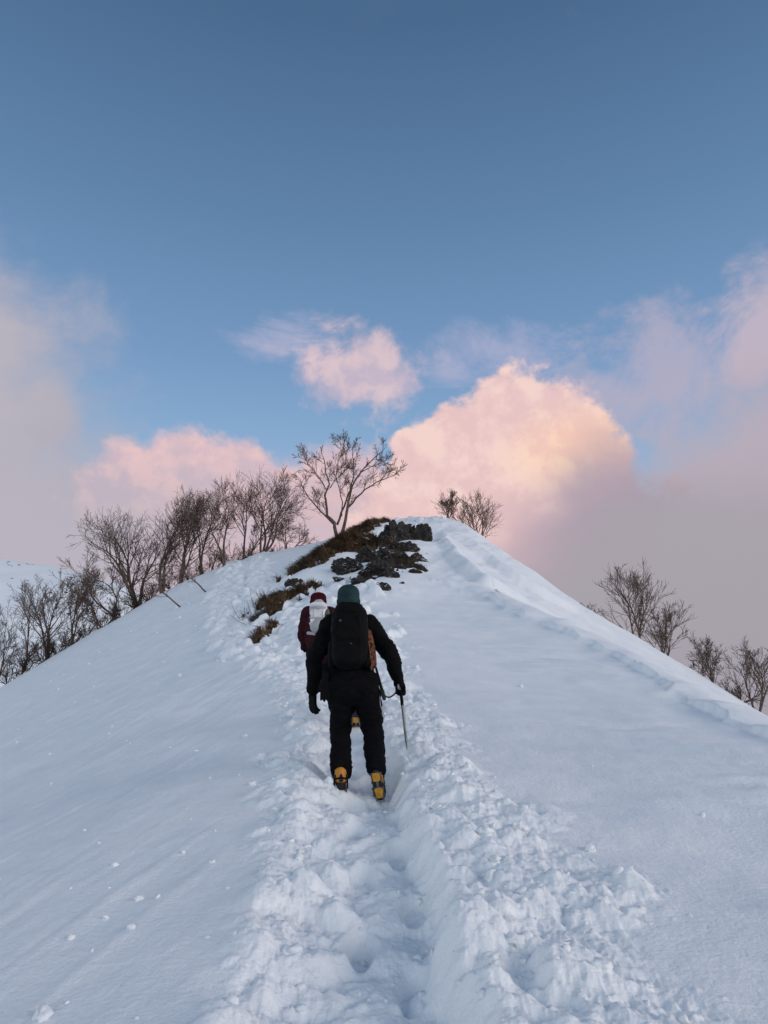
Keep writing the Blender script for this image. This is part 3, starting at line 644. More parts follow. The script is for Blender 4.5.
# ---------------------------------------------------------------- solid modelling: overlapping tapered limbs fused into one skin
class Form:
    def __init__(s): s.v = []; s.f = []
    def cap(s, a, b, ra, rb, n=18, flat=1.0, fdir=None, rings=5):
        """tapered capsule from a to b; flat squeezes it along fdir"""
        a = Vector(a); b = Vector(b); d = b - a; L = d.length; d = d.normalized() if L > 1e-6 else Vector((0, 0, 1))
        if fdir is None: u = d.orthogonal().normalized()
        else:
            u = Vector(fdir) - d * Vector(fdir).dot(d); u = u.normalized() if u.length > 1e-4 else d.orthogonal().normalized()
        w = d.cross(u); base_ = len(s.v); rows = []
        for i in range(rings): t = (i + .5) / rings * math.pi / 2; rows.append((-ra * math.cos(t), ra * math.sin(t)))
        m = max(2, int(L / max(ra, rb, .01)) + 1)
        for i in range(m + 1): t = i / m; rows.append((L * t, ra + (rb - ra) * t))
        for i in range(rings): t = (i + .5) / rings * math.pi / 2; rows.append((L + rb * math.sin(t), rb * math.cos(t)))
        for (h, r) in rows:
            for k in range(n):
                c = 2 * math.pi * k / n; s.v.append(a + d * h + u * (math.cos(c) * r * flat) + w * (math.sin(c) * r))
        for i in range(len(rows) - 1):
            for k in range(n):
                k2 = (k + 1) % n; s.f.append((base_ + i * n + k, base_ + i * n + k2, base_ + (i + 1) * n + k2, base_ + (i + 1) * n + k))
        s.f.append(tuple(base_ + k for k in range(n))[::-1]); e = base_ + (len(rows) - 1) * n; s.f.append(tuple(e + k for k in range(n)))
        return s
    def chain(s, pts, rs, **kw):
        for i in range(len(pts) - 1): s.cap(pts[i], pts[i + 1], rs[i], rs[i + 1], **kw)
        return s
    def ell(s, c, r, M=None, sub=3):
        V, Fc = ICO[sub]; b = len(s.v); c = Vector(c)
        for p in V:
            q = Vector((p.x * r[0], p.y * r[1], p.z * r[2])); q = M @ q if M else q; s.v.append(c + q)
        s.f += [tuple(b + i for i in f) for f in Fc]; return s
    def box(s, c, h, M=None, e=.35):
        """rounded box: superellipsoid of half sizes h"""
        V, Fc = ICO[4]; b = len(s.v); c = Vector(c)
        for p in V:
            n = (abs(p.x) ** (2 / e) + abs(p.y) ** (2 / e) + abs(p.z) ** (2 / e)) ** (e / 2); q = p / n
            q = Vector((q.x * h[0], q.y * h[1], q.z * h[2])); q = M @ q if M else q; s.v.append(c + q)
        s.f += [tuple(b + i for i in f) for f in Fc]; return s
    def fuse(s, name, mat, parent, voxel=.012, smooth=4, wrinkle=0, wscale=9, wdir=(1, 1, 1), seed=0, fold=0, post=None):
        me = bpy.data.meshes.new(name); me.from_pydata([tuple(v) for v in s.v], [], s.f); me.update()
        t = bpy.data.objects.new('tmp', me); COL.objects.link(t)
        r = t.modifiers.new('r', 'REMESH'); r.mode = 'VOXEL'; r.voxel_size = voxel
        if smooth: m = t.modifiers.new('s', 'SMOOTH'); m.iterations = smooth; m.factor = .5
        dg = bpy.context.evaluated_depsgraph_get(); ev = t.evaluated_get(dg); m2 = bpy.data.meshes.new_from_object(ev)
        bpy.data.objects.remove(t); bpy.data.meshes.remove(me)
        off = parent_loc(parent) if parent else Vector()
        o3 = Vector((seed * 3.1, seed * 1.7, seed))
        nn = [v.normal.copy() for v in m2.vertices]
        for v, n in zip(m2.vertices, nn):
            p = v.co.copy()
            if wrinkle:
                q = Vector((p.x * wdir[0], p.y * wdir[1], p.z * wdir[2])) * wscale + o3
                a = mnoise.noise(q); b = 1 - abs(mnoise.noise(q * 1.9 + o3)) * 2
                p += n * wrinkle * (a + .55 * b)
            if post: p = post(p)
            v.co = p - off
        for p in m2.polygons: p.use_smooth = True
        m2.name = name; m2.materials.clear(); m2.materials.append(mat)
        o = bpy.data.objects.new(name, m2); COL.objects.link(o)
        if parent: o.parent = parent
        return o
    def plain(s, name, mat, parent, smooth=True): return mesh_obj(name, s.v, s.f, mat, parent, smooth)

def cloth(name, c, c2=None, rough=.75, spec=.25, bump=.25, bscale=220):
    return mat_noise(name, c, c2 or tuple(x * 1.7 + .002 for x in c), 9, rough, bump, bscale, spec=spec)
K_JACK = cloth('black shell fabric', (.0028, .0028, .0034), (.005, .005, .006), .85, .08)
K_TROU = cloth('black trouser fabric', (.0028, .0028, .0036), (.005, .005, .0065), .9, .08)
K_PACK = cloth('black pack nylon', (.0022, .0022, .0026), (.0045, .0045, .005), .8, .10)
K_STRAP = cloth('black webbing', (.003, .003, .0035), (.006, .006, .007), .85, .1)
K_TEAL = cloth('teal knit', (.022, .045, .050), (.034, .068, .072), .95, .05, .8, 130)
K_MAR = cloth('maroon fabric', (.024, .006, .009), (.045, .010, .015), .9, .08)
K_RED = cloth('dark red knit', (.042, .005, .009), (.07, .009, .015), .95, .05, .8, 130)
K_WHITE = cloth('white pack nylon', (.55, .53, .56), (.78, .76, .79), .6)
K_GREY = cloth('pale grey pack nylon', (.34, .36, .37), (.46, .47, .48), .55)
K_GREEN = cloth('grey green side pocket', (.045, .07, .065), (.08, .11, .10), .7)
K_SKIN = cloth('skin', (.42, .24, .17), (.50, .30, .22), .6, .3, .1)
K_HAIR = cloth('black hair', (.012, .010, .009), (.03, .022, .018), .6)
K_GLOVE = cloth('black glove leather', (.0028, .0028, .0032), (.006, .0055, .006), .8, .1)
K_ORG = mat_noise('orange boot shell', (.34, .125, .012), (.62, .27, .028), 11, .5, .25, 60, spec=.4)
K_YEL = mat_noise('yellow anti-snow plate', (.50, .21, .015), (.72, .35, .03), 16, .55, .2, 50, spec=.4)
K_RUB = cloth('black rubber', (.010, .010, .010), (.03, .03, .03), .8)
K_STEEL = mat_noise('grey steel', (.13, .13, .135), (.24, .24, .245), 20, .5, .1, 80, spec=.5, metal=.9)
K_ROPE = mat_noise('orange patterned rope', (.02, .010, .008), (.20, .075, .035), 40, .8, .6, 120, ramp=(.42, .5))
K_LOGO = cloth('grey reflective print', (.06, .06, .065), (.09, .09, .09), .7)
K_EYE = cloth('eye', (.55, .53, .50), (.7, .68, .66), .3)

def boot(parent, heel, toe, upv, width, side, name='boot'):
    """mountaineering boot with crampon; heel and toe are sole points, upv points from the sole up the shaft"""
    heel = Vector(heel); toe = Vector(toe); f = (toe - heel); Ln = f.length; f.normalize(); up = Vector(upv); up = (up - f * up.dot(f)).normalized(); r = f.cross(up)
    def P(x, y, z): return heel + r * (x * width) + f * (y * Ln) + up * (z * Ln)
    w = width
    b = Form()
    b.cap(P(0, .17, .20), P(0, .20, .32), w * .38, w * .38)
    b.cap(P(0, .16, .19), P(0, .50, .18), w * .39, w * .40, flat=.95)
    b.cap(P(0, .50, .17), P(.04 * side, .80, .15), w * .40, w * .36)
    b.cap(P(0, .20, .34), P(0, .52, .18), w * .38, w * .36)
    b.cap(P(.03 * side, .74, .14), P(.02 * side, .86, .12), w * .36, w * .28)
    o = b.fuse(name, K_ORG, parent, .007, 3, .0025, 30)
    po = o
    # dark cuff and instep
    c = Form(); c.chain([P(0, .26, .38), P(0, .32, .50)], [w * .40, w * .40]); c.fuse('cuff', K_STRAP, po, .009, 3, .003, 30)
    hp = Form(); hp.cap(P(0, .0, .20), P(0, .02, .30), w * .16, w * .10, flat=.6, fdir=f); hp.fuse('heel_patch', K_RUB, po, .006, 2)
    for sx_ in (-1, 1):
        a = Form(); a.cap(P(.36 * sx_, .10, .26), P(.40 * sx_, .50, .16), w * .13, w * .12, flat=.5, fdir=r); a.fuse('ankle_patch', K_RUB, po, .006, 2)
    # sole and rand
    so_ = Form(); n = 28; ring = []
    for i in range(n):
        t = 2 * math.pi * i / n; y = .47 + .53 * math.cos(t); ww = .38 + .10 * sst(.35, .75, y) - .06 * math.exp(-((y - .38) / .14) ** 2)
        x = math.sin(t); x = math.copysign(abs(x) ** .75, x) * ww; ring.append((x, y))
    for zz, k in ((-.045, .94), (-.03, 1.0), (.075, 1.04), (.125, .99)):
        for (x, y) in ring: so_.v.append(P(x * k, .47 + (y - .47) * (1 + (k - 1) * .5), zz))
    for l in range(3):
        for i in range(n): j = (i + 1) % n; so_.f.append((l * n + i, l * n + j, (l + 1) * n + j, (l + 1) * n + i))
    so_.f.append(tuple(range(n))[::-1]); so_.f.append(tuple(3 * n + i for i in range(n)))
    so_.plain('sole', K_RUB, po, smooth=False)
    # crampon: two yellow plates, a bar, spikes and straps
    def plate(y0, y1, w0, w1):
        q = Form(); z0, z1 = -.085, -.048; pts = []
        for (x, y) in ((-w0, y0), (-w0 * .6, y0 - .03), (w0 * .6, y0 - .03), (w0, y0), (w1, y1), (w1 * .5, y1 + .04), (-w1 * .5, y1 + .04), (-w1, y1)): pts.append((x, y))
        m = len(pts)
        for zz, k in ((z0 - .004, .90), (z0 + .01, 1.0), (z1, 1.0)):
            cy = (y0 + y1) / 2
            for (x, y) in pts: q.v.append(P(x * k, cy + (y - cy) * k, zz))
        for l in range(2):
            for i in range(m): j = (i + 1) % m; q.f.append((l * m + i, l * m + j, (l + 1) * m + j, (l + 1) * m + i))
        q.f.append(tuple(range(m))[::-1]); q.f.append(tuple(2 * m + i for i in range(m)))
        q.plain('anti_snow_plate', K_YEL, po, smooth=False)
    plate(.05, .27, .28, .26); plate(.58, .86, .30, .24)
    cr = Form(); cr.cap(P(0, .25, -.055), P(0, .62, -.055), w * .09, w * .09, flat=.3, fdir=up)
    for sx_ in (-1, 1):
        for (ya, yb, xa, xb) in ((.02, .30, .36, .32), (.52, .92, .36, .26)): cr.cap(P(xa * sx_, ya, -.05), P(xb * sx_, yb, -.05), w * .04, w * .04, n=6)
    for yy in (.02, .30, .54, .90): cr.cap(P(-.33, yy, -.05), P(.33, yy, -.05), w * .04, w * .04, n=6)
    cro = cr.plain('crampon', K_STEEL, po)
    for (x, y, dy, l_) in ((-.34, .04, -.02, .13), (.34, .04, -.02, .13), (-.33, .28, .03, .12), (.33, .28, .03, .12), (-.38, .55, -.02, .13), (.38, .55, -.02, .13), (-.36, .75, .02, .12), (.36, .75, .02, .12), (-.24, .92, .08, .12), (.24, .92, .08, .12)):
        q = Form(); a = P(x, y, -.05); t = P(x * 1.05, y + dy, -.05 - l_); wd = f * (.042 * Ln); th = r * .004
        for s_ in (-1, 1): q.v += [a - wd + th * s_, a + wd + th * s_, t + f * .004 + th * s_, t - f * .004 + th * s_]
        q.f += [(3, 2, 1, 0), (4, 5, 6, 7), (0, 1, 5, 4), (1, 2, 6, 5), (2, 3, 7, 6), (3, 0, 4, 7)]
        q.plain('spike', K_STEEL, po, smooth=False)
    for pts in ([P(-.42, .60, -.01), P(-.40, .58, .16), P(0, .56, .30), P(.40, .58, .16), P(.42, .60, -.01)], [P(-.40, .06, -.01), P(-.40, .06, .20), P(0, -.06, .27), P(.40, .06, .20), P(.40, .06, -.01)]):
        q = Form(); q.chain([Vector(p) for p in pts], [w * .05] * 5, n=8, flat=1); q.plain('strap', K_STRAP, po)
    return o

def hand(parent, wrist, knuck, palmn, curl, L=.19, name='glove', mat=None, spread=.12, thumb_side=1, thumb_open=.6):
    """gloved hand: palm, four fingers of different lengths with bends, thumb off the side of the palm. palmn = the way the palm faces"""
    wrist = Vector(wrist); d = (Vector(knuck) - wrist).normalized(); pn = Vector(palmn); pn = (pn - d * pn.dot(d)).normalized(); sd = d.cross(pn) * thumb_side   # towards the thumb
    b = Form(); pl = L * .50; hw = L * .215
    for i in range(4):
        x = (1.5 - i) / 1.5
        b.cap(wrist + sd * (hw * .45 * x), wrist + d * pl + sd * (hw * .86 * x), L * .085, L * .082, n=10)
    b.cap(wrist - d * L * .30, wrist + d * L * .05, L * .19, L * .165, flat=.8, fdir=pn)
    for i, fl in enumerate((.43, .49, .455, .36)):
        x = (1.5 - i) / 1.5; p = wrist + d * pl + sd * (hw * .86 * x); a0 = curl[i] if isinstance(curl, (tuple, list)) else curl
        dirn = (d + sd * spread * x).normalized(); ang = 0; pts = [p - d * L * .06, p]; 
        for j, seg in enumerate((.45, .31, .24)):
            ang += a0 * (.75, 1.0, .7)[j]; q = dirn * math.cos(ang) + pn * math.sin(ang); pts.append(pts[-1] + q * (L * fl * seg))
        b.chain(pts, [L * .080, L * .078, L * .072, L * .066, L * .058], n=10)
    tb = wrist + d * L * .12 + sd * hw * .75; t1 = tb + (d * .75 + sd * thumb_open + pn * .35).normalized() * L * .22; t2 = t1 + (d * 1.0 + sd * (thumb_open - .5) + pn * .45).normalized() * L * .16; t3 = t2 + (d + sd * (thumb_open - .9) + pn * .45).normalized() * L * .11
    b.chain([tb, t1, t2, t3], [L * .105, L * .088, L * .078, L * .066], n=10)
    o = b.fuse(name, mat or K_GLOVE, parent, .0055, 2, .0012, 45)
    return o

def head_form(b, c, r, fwd):
    """skull, jaw, nose, brow, ears, lips fused with the body"""
    c = Vector(c); fwd = Vector(fwd).normalized(); s = fwd.cross(Vector((0, 0, 1))).normalized(); u = s.cross(fwd)
    M = Matrix((s, fwd, u)).transposed()
    b.ell(c, (r * .80, r * .98, r * 1.05), M); b.ell(c + fwd * r * .32 - u * r * .52, (r * .56, r * .58, r * .62), M)
    b.cap(c + fwd * r * .93 + u * r * .05, c + fwd * r * 1.15 - u * r * .28, r * .09, r * .15, n=10); b.cap(c + fwd * r * .84 + u * r * .18 - s * r * .42, c + fwd * r * .84 + u * r * .18 + s * r * .42, r * .13, r * .13, n=10)
    b.cap(c + fwd * r * .84 - u * r * .60 - s * r * .2, c + fwd * r * .84 - u * r * .60 + s * r * .2, r * .09, r * .09, n=10); b.ell(c + fwd * r * .72 - u * r * .95, (r * .25, r * .2, r * .18), M)
    for q in (-1, 1): b.ell(c + s * q * r * .84 - u * r * .08 - fwd * r * .02, (r * .10, r * .22, r * .30), M); b.ell(c + s * q * r * .45 + fwd * r * .60 - u * r * .2, (r * .25, r * .28, r * .25), M)
    return M
def eyes(parent, c, r, fwd):
    c = Vector(c); fwd = Vector(fwd).normalized(); s = fwd.cross(Vector((0, 0, 1))).normalized(); u = s.cross(fwd)
    for q in (-1, 1): Form().ell(c + s * q * r * .34 + fwd * r * .84 - u * r * .02, (r * .13,) * 3).plain('eye', K_EYE, parent)

def beanie(parent, c, r, fwd, mat, tall=1.0, name='beanie', cuff=True):
    c = Vector(c); fwd = Vector(fwd).normalized(); s = fwd.cross(Vector((0, 0, 1))).normalized(); u = s.cross(fwd); M = Matrix((s, fwd, u)).transposed()
    V = []; Fa = []; n = 40; rows = []
    for i in range(16):
        t = i / 15; h = -.42 + (1.55 * tall) * t
        rr = 1.12 * max(0, 1 - (max(0, t - .42) / .58) ** 2.6) ** .5 if t > .42 else 1.12 + .015 * math.sin(t * 9)
        if cuff and t < .24: rr += .06
        rows.append((h, max(rr, .03)))
    for (h, k) in rows:
        for j in range(n):
            a = 2 * math.pi * j / n; rb = 1 + .016 * math.cos(a * 20)
            V.append(c + M @ Vector((math.cos(a) * r * .86 * k * rb, math.sin(a) * r * 1.02 * k * rb, h * r)))
    for i in range(len(rows) - 1):
        for j in range(n): j2 = (j + 1) % n; Fa.append((i * n + j, i * n + j2, (i + 1) * n + j2, (i + 1) * n + j))
    Fa.append(tuple((len(rows) - 1) * n + j for j in range(n))); Fa.append(tuple(range(n))[::-1])
    return mesh_obj(name, V, Fa, mat, parent)

FW = Vector((0, 1, .0))
def lerp(a, b, t): return Vector(a).lerp(Vector(b), t)

# ================================================================ the nearer climber
def near_climber():
    root = empty('person', W(350, 788, 6.2), 'nearer climber in black clothes, teal beanie and orange boots, leaning on an ice axe', 'person', 'climbers on the track')
    J = dict(head=W(348.5, 600.5, 6.42), neck=W(349, 617, 6.36), chest=W(350, 640, 6.30), waist=W(351.5, 664, 6.22), pelvis=W(353, 680, 6.18),
             sl=W(331, 624, 6.34), sr=W(369, 625, 6.34), el_=W(314.5, 660, 6.26), er=W(391, 655, 6.34), wl=W(313.5, 690, 6.30), wr=W(399.0, 682, 6.42),
             hl=W(343, 684, 6.18), hr=W(365, 684, 6.16), kl=W(341, 729, 6.30), kr=W(373, 729, 6.28), al=W(341, 774, 6.18), ar=W(375.5, 769, 6.20))
    J = {k: Vector(v) for k, v in J.items()}
    b = Form()
    fw = Vector((0, .93, .2)); head_form(b, J['head'], .098, fw)
    b.cap(J['head'] - Vector((0, .02, .05)), J['neck'], .055, .062); b.cap(J['neck'], J['chest'], .08, .13, flat=.7, fdir=(0, 1, 0)); b.cap(J['chest'], J['waist'], .14, .125, flat=.7, fdir=(0, 1, 0))
    b.cap(J['waist'], J['pelvis'], .125, .135, flat=.75, fdir=(0, 1, 0)); b.cap(J['sl'], J['sr'], .06, .06)
    for a in ('l', 'r'):
        e = 'el_' if a == 'l' else 'er'
        b.chain([J['s' + a], J[e], J['w' + a]], [.058, .042, .028]); b.chain([J['h' + a], J['k' + a], J['a' + a]], [.088, .058, .042])
        b.cap(J['pelvis'], J['h' + a], .10, .09)
    body = b.fuse('body', K_SKIN, root, .011, 4)
    eyes(root, J['head'], .098, fw)
    hr_ = Form().ell(J['head'] + Vector((0, -.015, -.025)), (.087, .098, .08)); hr_.fuse('hair', K_HAIR, root, .008, 2, .004, 30)
    beanie(root, J['head'] + Vector((0, -.005, .01)), .098, (0, .96, .12), K_TEAL, 1.12)
    # jacket
    j = Form()
    j.cap(J['neck'] + Vector((0, 0, .03)), J['neck'] - Vector((0, 0, .05)), .078, .105); j.cap(J['sl'], J['sr'], .083, .083, flat=.9)
    j.cap(lerp(J['neck'], J['chest'], .4), J['chest'], .155, .175, flat=.72, fdir=(0, 1, 0)); j.cap(J['chest'], J['waist'], .178, .165, flat=.72, fdir=(0, 1, 0)); j.cap(J['waist'], J['pelvis'] + Vector((0, 0, -.03)), .165, .178, flat=.78, fdir=(0, 1, 0))
    j.chain([J['sl'], lerp(J['sl'], J['el_'], .55), J['el_'], lerp(J['el_'], J['wl'], .5), J['wl']], [.080, .074, .066, .060, .047])
    j.chain([J['sr'], lerp(J['sr'], J['er'], .55), J['er'], lerp(J['er'], J['wr'], .5), J['wr']], [.082, .078, .066, .058, .045])
    j.fuse('jacket', K_JACK, root, .010, 3, .015, 8.0, (1, 1, 1.9), 3)
    t = Form()
    t.cap(J['waist'] - Vector((0, 0, .05)), J['pelvis'], .158, .17, flat=.78, fdir=(0, 1, 0)); t.cap(J['hl'], J['hr'], .115, .115)
    t.chain([J['hl'], lerp(J['hl'], J['kl'], .55), J['kl'], lerp(J['kl'], J['al'], .5), J['al'] + Vector((.0, .0, .02))], [.122, .098, .080, .078, .080])
    t.chain([J['hr'], lerp(J['hr'], J['kr'], .55), J['kr'], lerp(J['kr'], J['ar'], .5), J['ar'] + Vector((0, 0, .01))], [.122, .100, .082, .078, .075])
    t.fuse('trousers', K_TROU, root, .010, 3, .017, 7.0, (1, 1, 2.0), 5)
    # boots: left planted, right heel lifted with the sole showing
    boot(root, (W(341, 788, 6.08)), (Vector(W(339, 788, 6.08)) + Vector((-.02, .30, .055))), (-.02, .02, 1), .125, -1)
    boot(root, Vector(W(375.5, 772, 6.13)), Vector(W(381, 800, 6.20)), (.12, .95, .35), .112, 1)
    gl = hand(root, J['wl'] + Vector((0, 0, -.01)), J['wl'] + Vector((-.005, .01, -.10)), (.75, .55, 0), (.30, .36, .40, .48), .195, thumb_side=-1, thumb_open=.95)
    # right hand closed over the head of the axe
    gr = hand(root, J['wr'], J['wr'] + Vector((.012, .06, -.045)), (-.1, -.45, -.9), (1.0, 1.05, 1.05, 1.1), .17, thumb_side=-1, thumb_open=.25)
    # trouser gaiter edge and seam details: pocket flaps on the jacket back
    return J
JN = near_climber()

def near_pack(J):
    c = (J['neck'] + J['waist']) / 2
    root = empty('backpack', Vector(W(350, 668, 6.08)), 'black backpack with a coiled orange rope, on the back of the nearer climber', 'backpack', 'backpacks being carried')
    up = (J['neck'] - J['waist']).normalized(); M = Matrix.Rotation(-math.atan2(up.y, up.z), 3, 'X')
    P = lambda u, v, y: Vector(W(u, v, y))
    b = Form()
    b.box(P(350, 640, 6.08), (.142, .115, .235), M, .55); b.box(P(349.5, 626, 6.06), (.145, .12, .17), M, .62)
    main = b.fuse('main_bag', K_PACK, root, .010, 4, .014, 7, (1, 1, 1), 7)
    l = Form(); l.box(P(349.5, 615, 6.08), (.134, .130, .058), M, .75); l.box(P(349.5, 610.5, 6.10), (.110, .11, .035), M, .6)
    lid = l.fuse('lid', K_PACK, root, .009, 4, .006, 10, (1, 1, 1), 9)
    fp = Form(); fp.box(P(350, 647, 5.97), (.105, .035, .14), M, .5); fp.fuse('front_pocket', K_PACK, root, .008, 3, .004, 12)
    for sx_ in (-1, 1):
        q = Form(); q.box(P(350 + 17.5 * sx_, 655, 6.10), (.035, .085, .115), M, .6); q.fuse('side_pocket', K_PACK, root, .008, 3, .004, 12)
        s_ = Form(); s_.chain([P(350 + 10 * sx_, 613, 6.24), P(350 + 13 * sx_, 616, 6.40), P(350 + 14 * sx_, 632, 6.47), P(350 + 15 * sx_, 655, 6.36)], [.028, .03, .03, .025], flat=.4, fdir=(0, 1, 0)); s_.plain('shoulder_strap', K_STRAP, root)
        h_ = Form(); h_.chain([P(350 + 12 * sx_, 668, 6.12), P(350 + 20 * sx_, 669, 6.24), P(351 + 12 * sx_, 672, 6.38)], [.035, .03, .022], flat=.4, fdir=(0, 1, 0)); h_.plain('hip_belt', K_STRAP, root)
        c_ = Form(); c_.chain([P(350 + 9 * sx_, 614, 5.93), P(350 + 10 * sx_, 630, 5.935), P(350 + 10.5 * sx_, 650, 5.95), P(350 + 10 * sx_, 664, 5.99)], [.010] * 4, n=8, flat=.5, fdir=(0, 1, 0)); c_.plain('compression_strap', K_STRAP, root)
    for (u, v, y, a_, b_) in ((340.2, 620.5, 5.925, .010, .008), (351.0, 643.5, 5.930, .007, .004)):
        g = Form(); g.box(P(u, v, y), (a_, .006, b_), M, .6); g.plain('reflective_mark', K_LOGO, root)
    hk = Form(); pts = [P(346, 608, 6.06), P(346, 605.8, 6.05), P(350, 605, 6.05), P(354, 605.8, 6.05), P(354, 608, 6.06)]; hk.chain(pts, [.007] * 5, n=8); hk.plain('haul_loop', K_STRAP, root)
near_pack(JN)

def rope_thing():
    P = lambda u, v, y: Vector(W(u, v, y))
    t = Tubes(); rs = random.Random(5)
    for k in range(5):
        pts = []; ph = k * .7
        for i in range(49):
            a = 2 * math.pi * i / 48; s_ = math.sin(a); c_ = math.cos(a)
            ctr = P(369.8 + 0 * k, 649, 6.05 + .015 * k)
            x = c_ * (.012 + .003 * k) + (s_) * -.020; z = s_ * .155 + .006 * math.sin(5 * a + ph)
            pts.append(ctr + Vector((x + .012 * (k - 2) * .6 + .04 * (0 - z), .03 * c_ * (-1) + .012 * math.sin(3 * a + ph), z)))
        t.add(pts, [.0062] * len(pts), 8)
    # wraps round the coil
    for j in range(4):
        c0 = P(369.8, 642 + j * 1.4, 6.08); pts = [c0 + Vector((.028 * math.cos(a), .045 * math.sin(a), 0)) for a in [2 * math.pi * i / 20 for i in range(21)]]; t.add(pts, [.0062] * 21, 8)
    o = t.obj('climbing_rope', K_ROPE); tag(o, 'coil of orange patterned rope strapped to the right side of the black backpack', 'rope')
rope_thing()

def axes():
    P = lambda u, v, y: Vector(W(u, v, y))
    hx, hy = hit(408, 747, ground)
    top = Vector(JN['wr']) + Vector((.012, .045, -.055)); 
    k0 = P(400.5, 689, 6.44); tip = P(406.2, 741, 6.44); gzt = gz(tip.x, tip.y)
    root = empty('ice_axe', tip, 'ice axe with grey metal shaft planted in the snow by the nearer climber', 'ice axe')
    d = (tip - k0).normalized()
    s_ = Form(); s_.cap(k0 + d * .10, tip, .0165, .0155, n=12, flat=.7, fdir=(1, 0, 0)); s_.plain('shaft', K_STEEL, root)
    g = Form(); g.cap(k0, k0 + d * .13, .0165, .0165, n=12, flat=.8, fdir=(1, 0, 0)); g.plain('grip', K_STRAP, root)
    h = Form(); h.chain([k0 + Vector((-.02, -.10, .012)), k0 + Vector((-.008, -.04, .004)), k0, k0 + Vector((.01, .07, .0)), k0 + Vector((.02, .15, -.035))], [.024, .012, .013, .010, .003], flat=.35, fdir=(1, 0, 0)); h.plain('axe_head', K_STEEL, root)
    sp = Form(); sp.cap(tip, tip + d * .07, .010, .002, n=8); sp.plain('spike', K_STEEL, root)
    le = Tubes(); a = k0 + Vector((-.01, 0, .0)); b_ = P(376, 688, 6.28); pts = []
    for i in range(17): t = i / 16; pts.append(a.lerp(b_, t) + Vector((0, 0, -.055 * math.sin(math.pi * t) * (1 + .3 * math.sin(4 * t)) - .0)))
    le.add(pts, [.0062] * 17, 8); le.obj('leash', K_STRAP, root)
    # the second tool hanging from the pack
    a = P(376.0, 668, 6.14); b_ = P(384.2, 698.5, 6.12)
    root = empty('ice_tool', b_, 'slim black tool shaft hanging at the nearer climber\'s right hip', 'ice axe')
    q = Form(); q.cap(a, b_, .009, .014, n=10); q.plain('shaft', K_STRAP, root)
    q = Form(); q.cap(b_ + (a - b_).normalized() * .06, b_, .017, .015, n=10); q.plain('grip', K_RUB, root)
    t = Tubes(); a = P(377.5, 690, 6.14); e = P(384, 717, 6.14); t.add([a.lerp(e, i / 8) + Vector((.006 * math.sin(i), 0, 0)) for i in range(9)], [.0032] * 9, 5)
    o = t.obj('accessory_cord', K_GREY); tag(o, 'thin pale cord dangling beside the nearer climber\'s right thigh', 'cord')
    # spare glove clipped to the hip belt on the left
    g0 = P(326, 680, 6.12)
    o = hand(None, g0, g0 + Vector((0, .0, -.1)), (.1, 1, 0), (.12, .16, .12, .2), .165, name='spare_glove', thumb_side=-1, thumb_open=.7); tag(o, 'black spare glove hanging fingers down at the nearer climber\'s left hip', 'glove')
    t = Tubes(); t.add([P(327, 679, 6.11), P(329, 672, 6.10), P(333, 668, 6.10)], [.004] * 3, 6); o2 = t.obj('clip_loop', K_STRAP, o); o2.location = -parent_loc(o) if False else o2.location
axes()

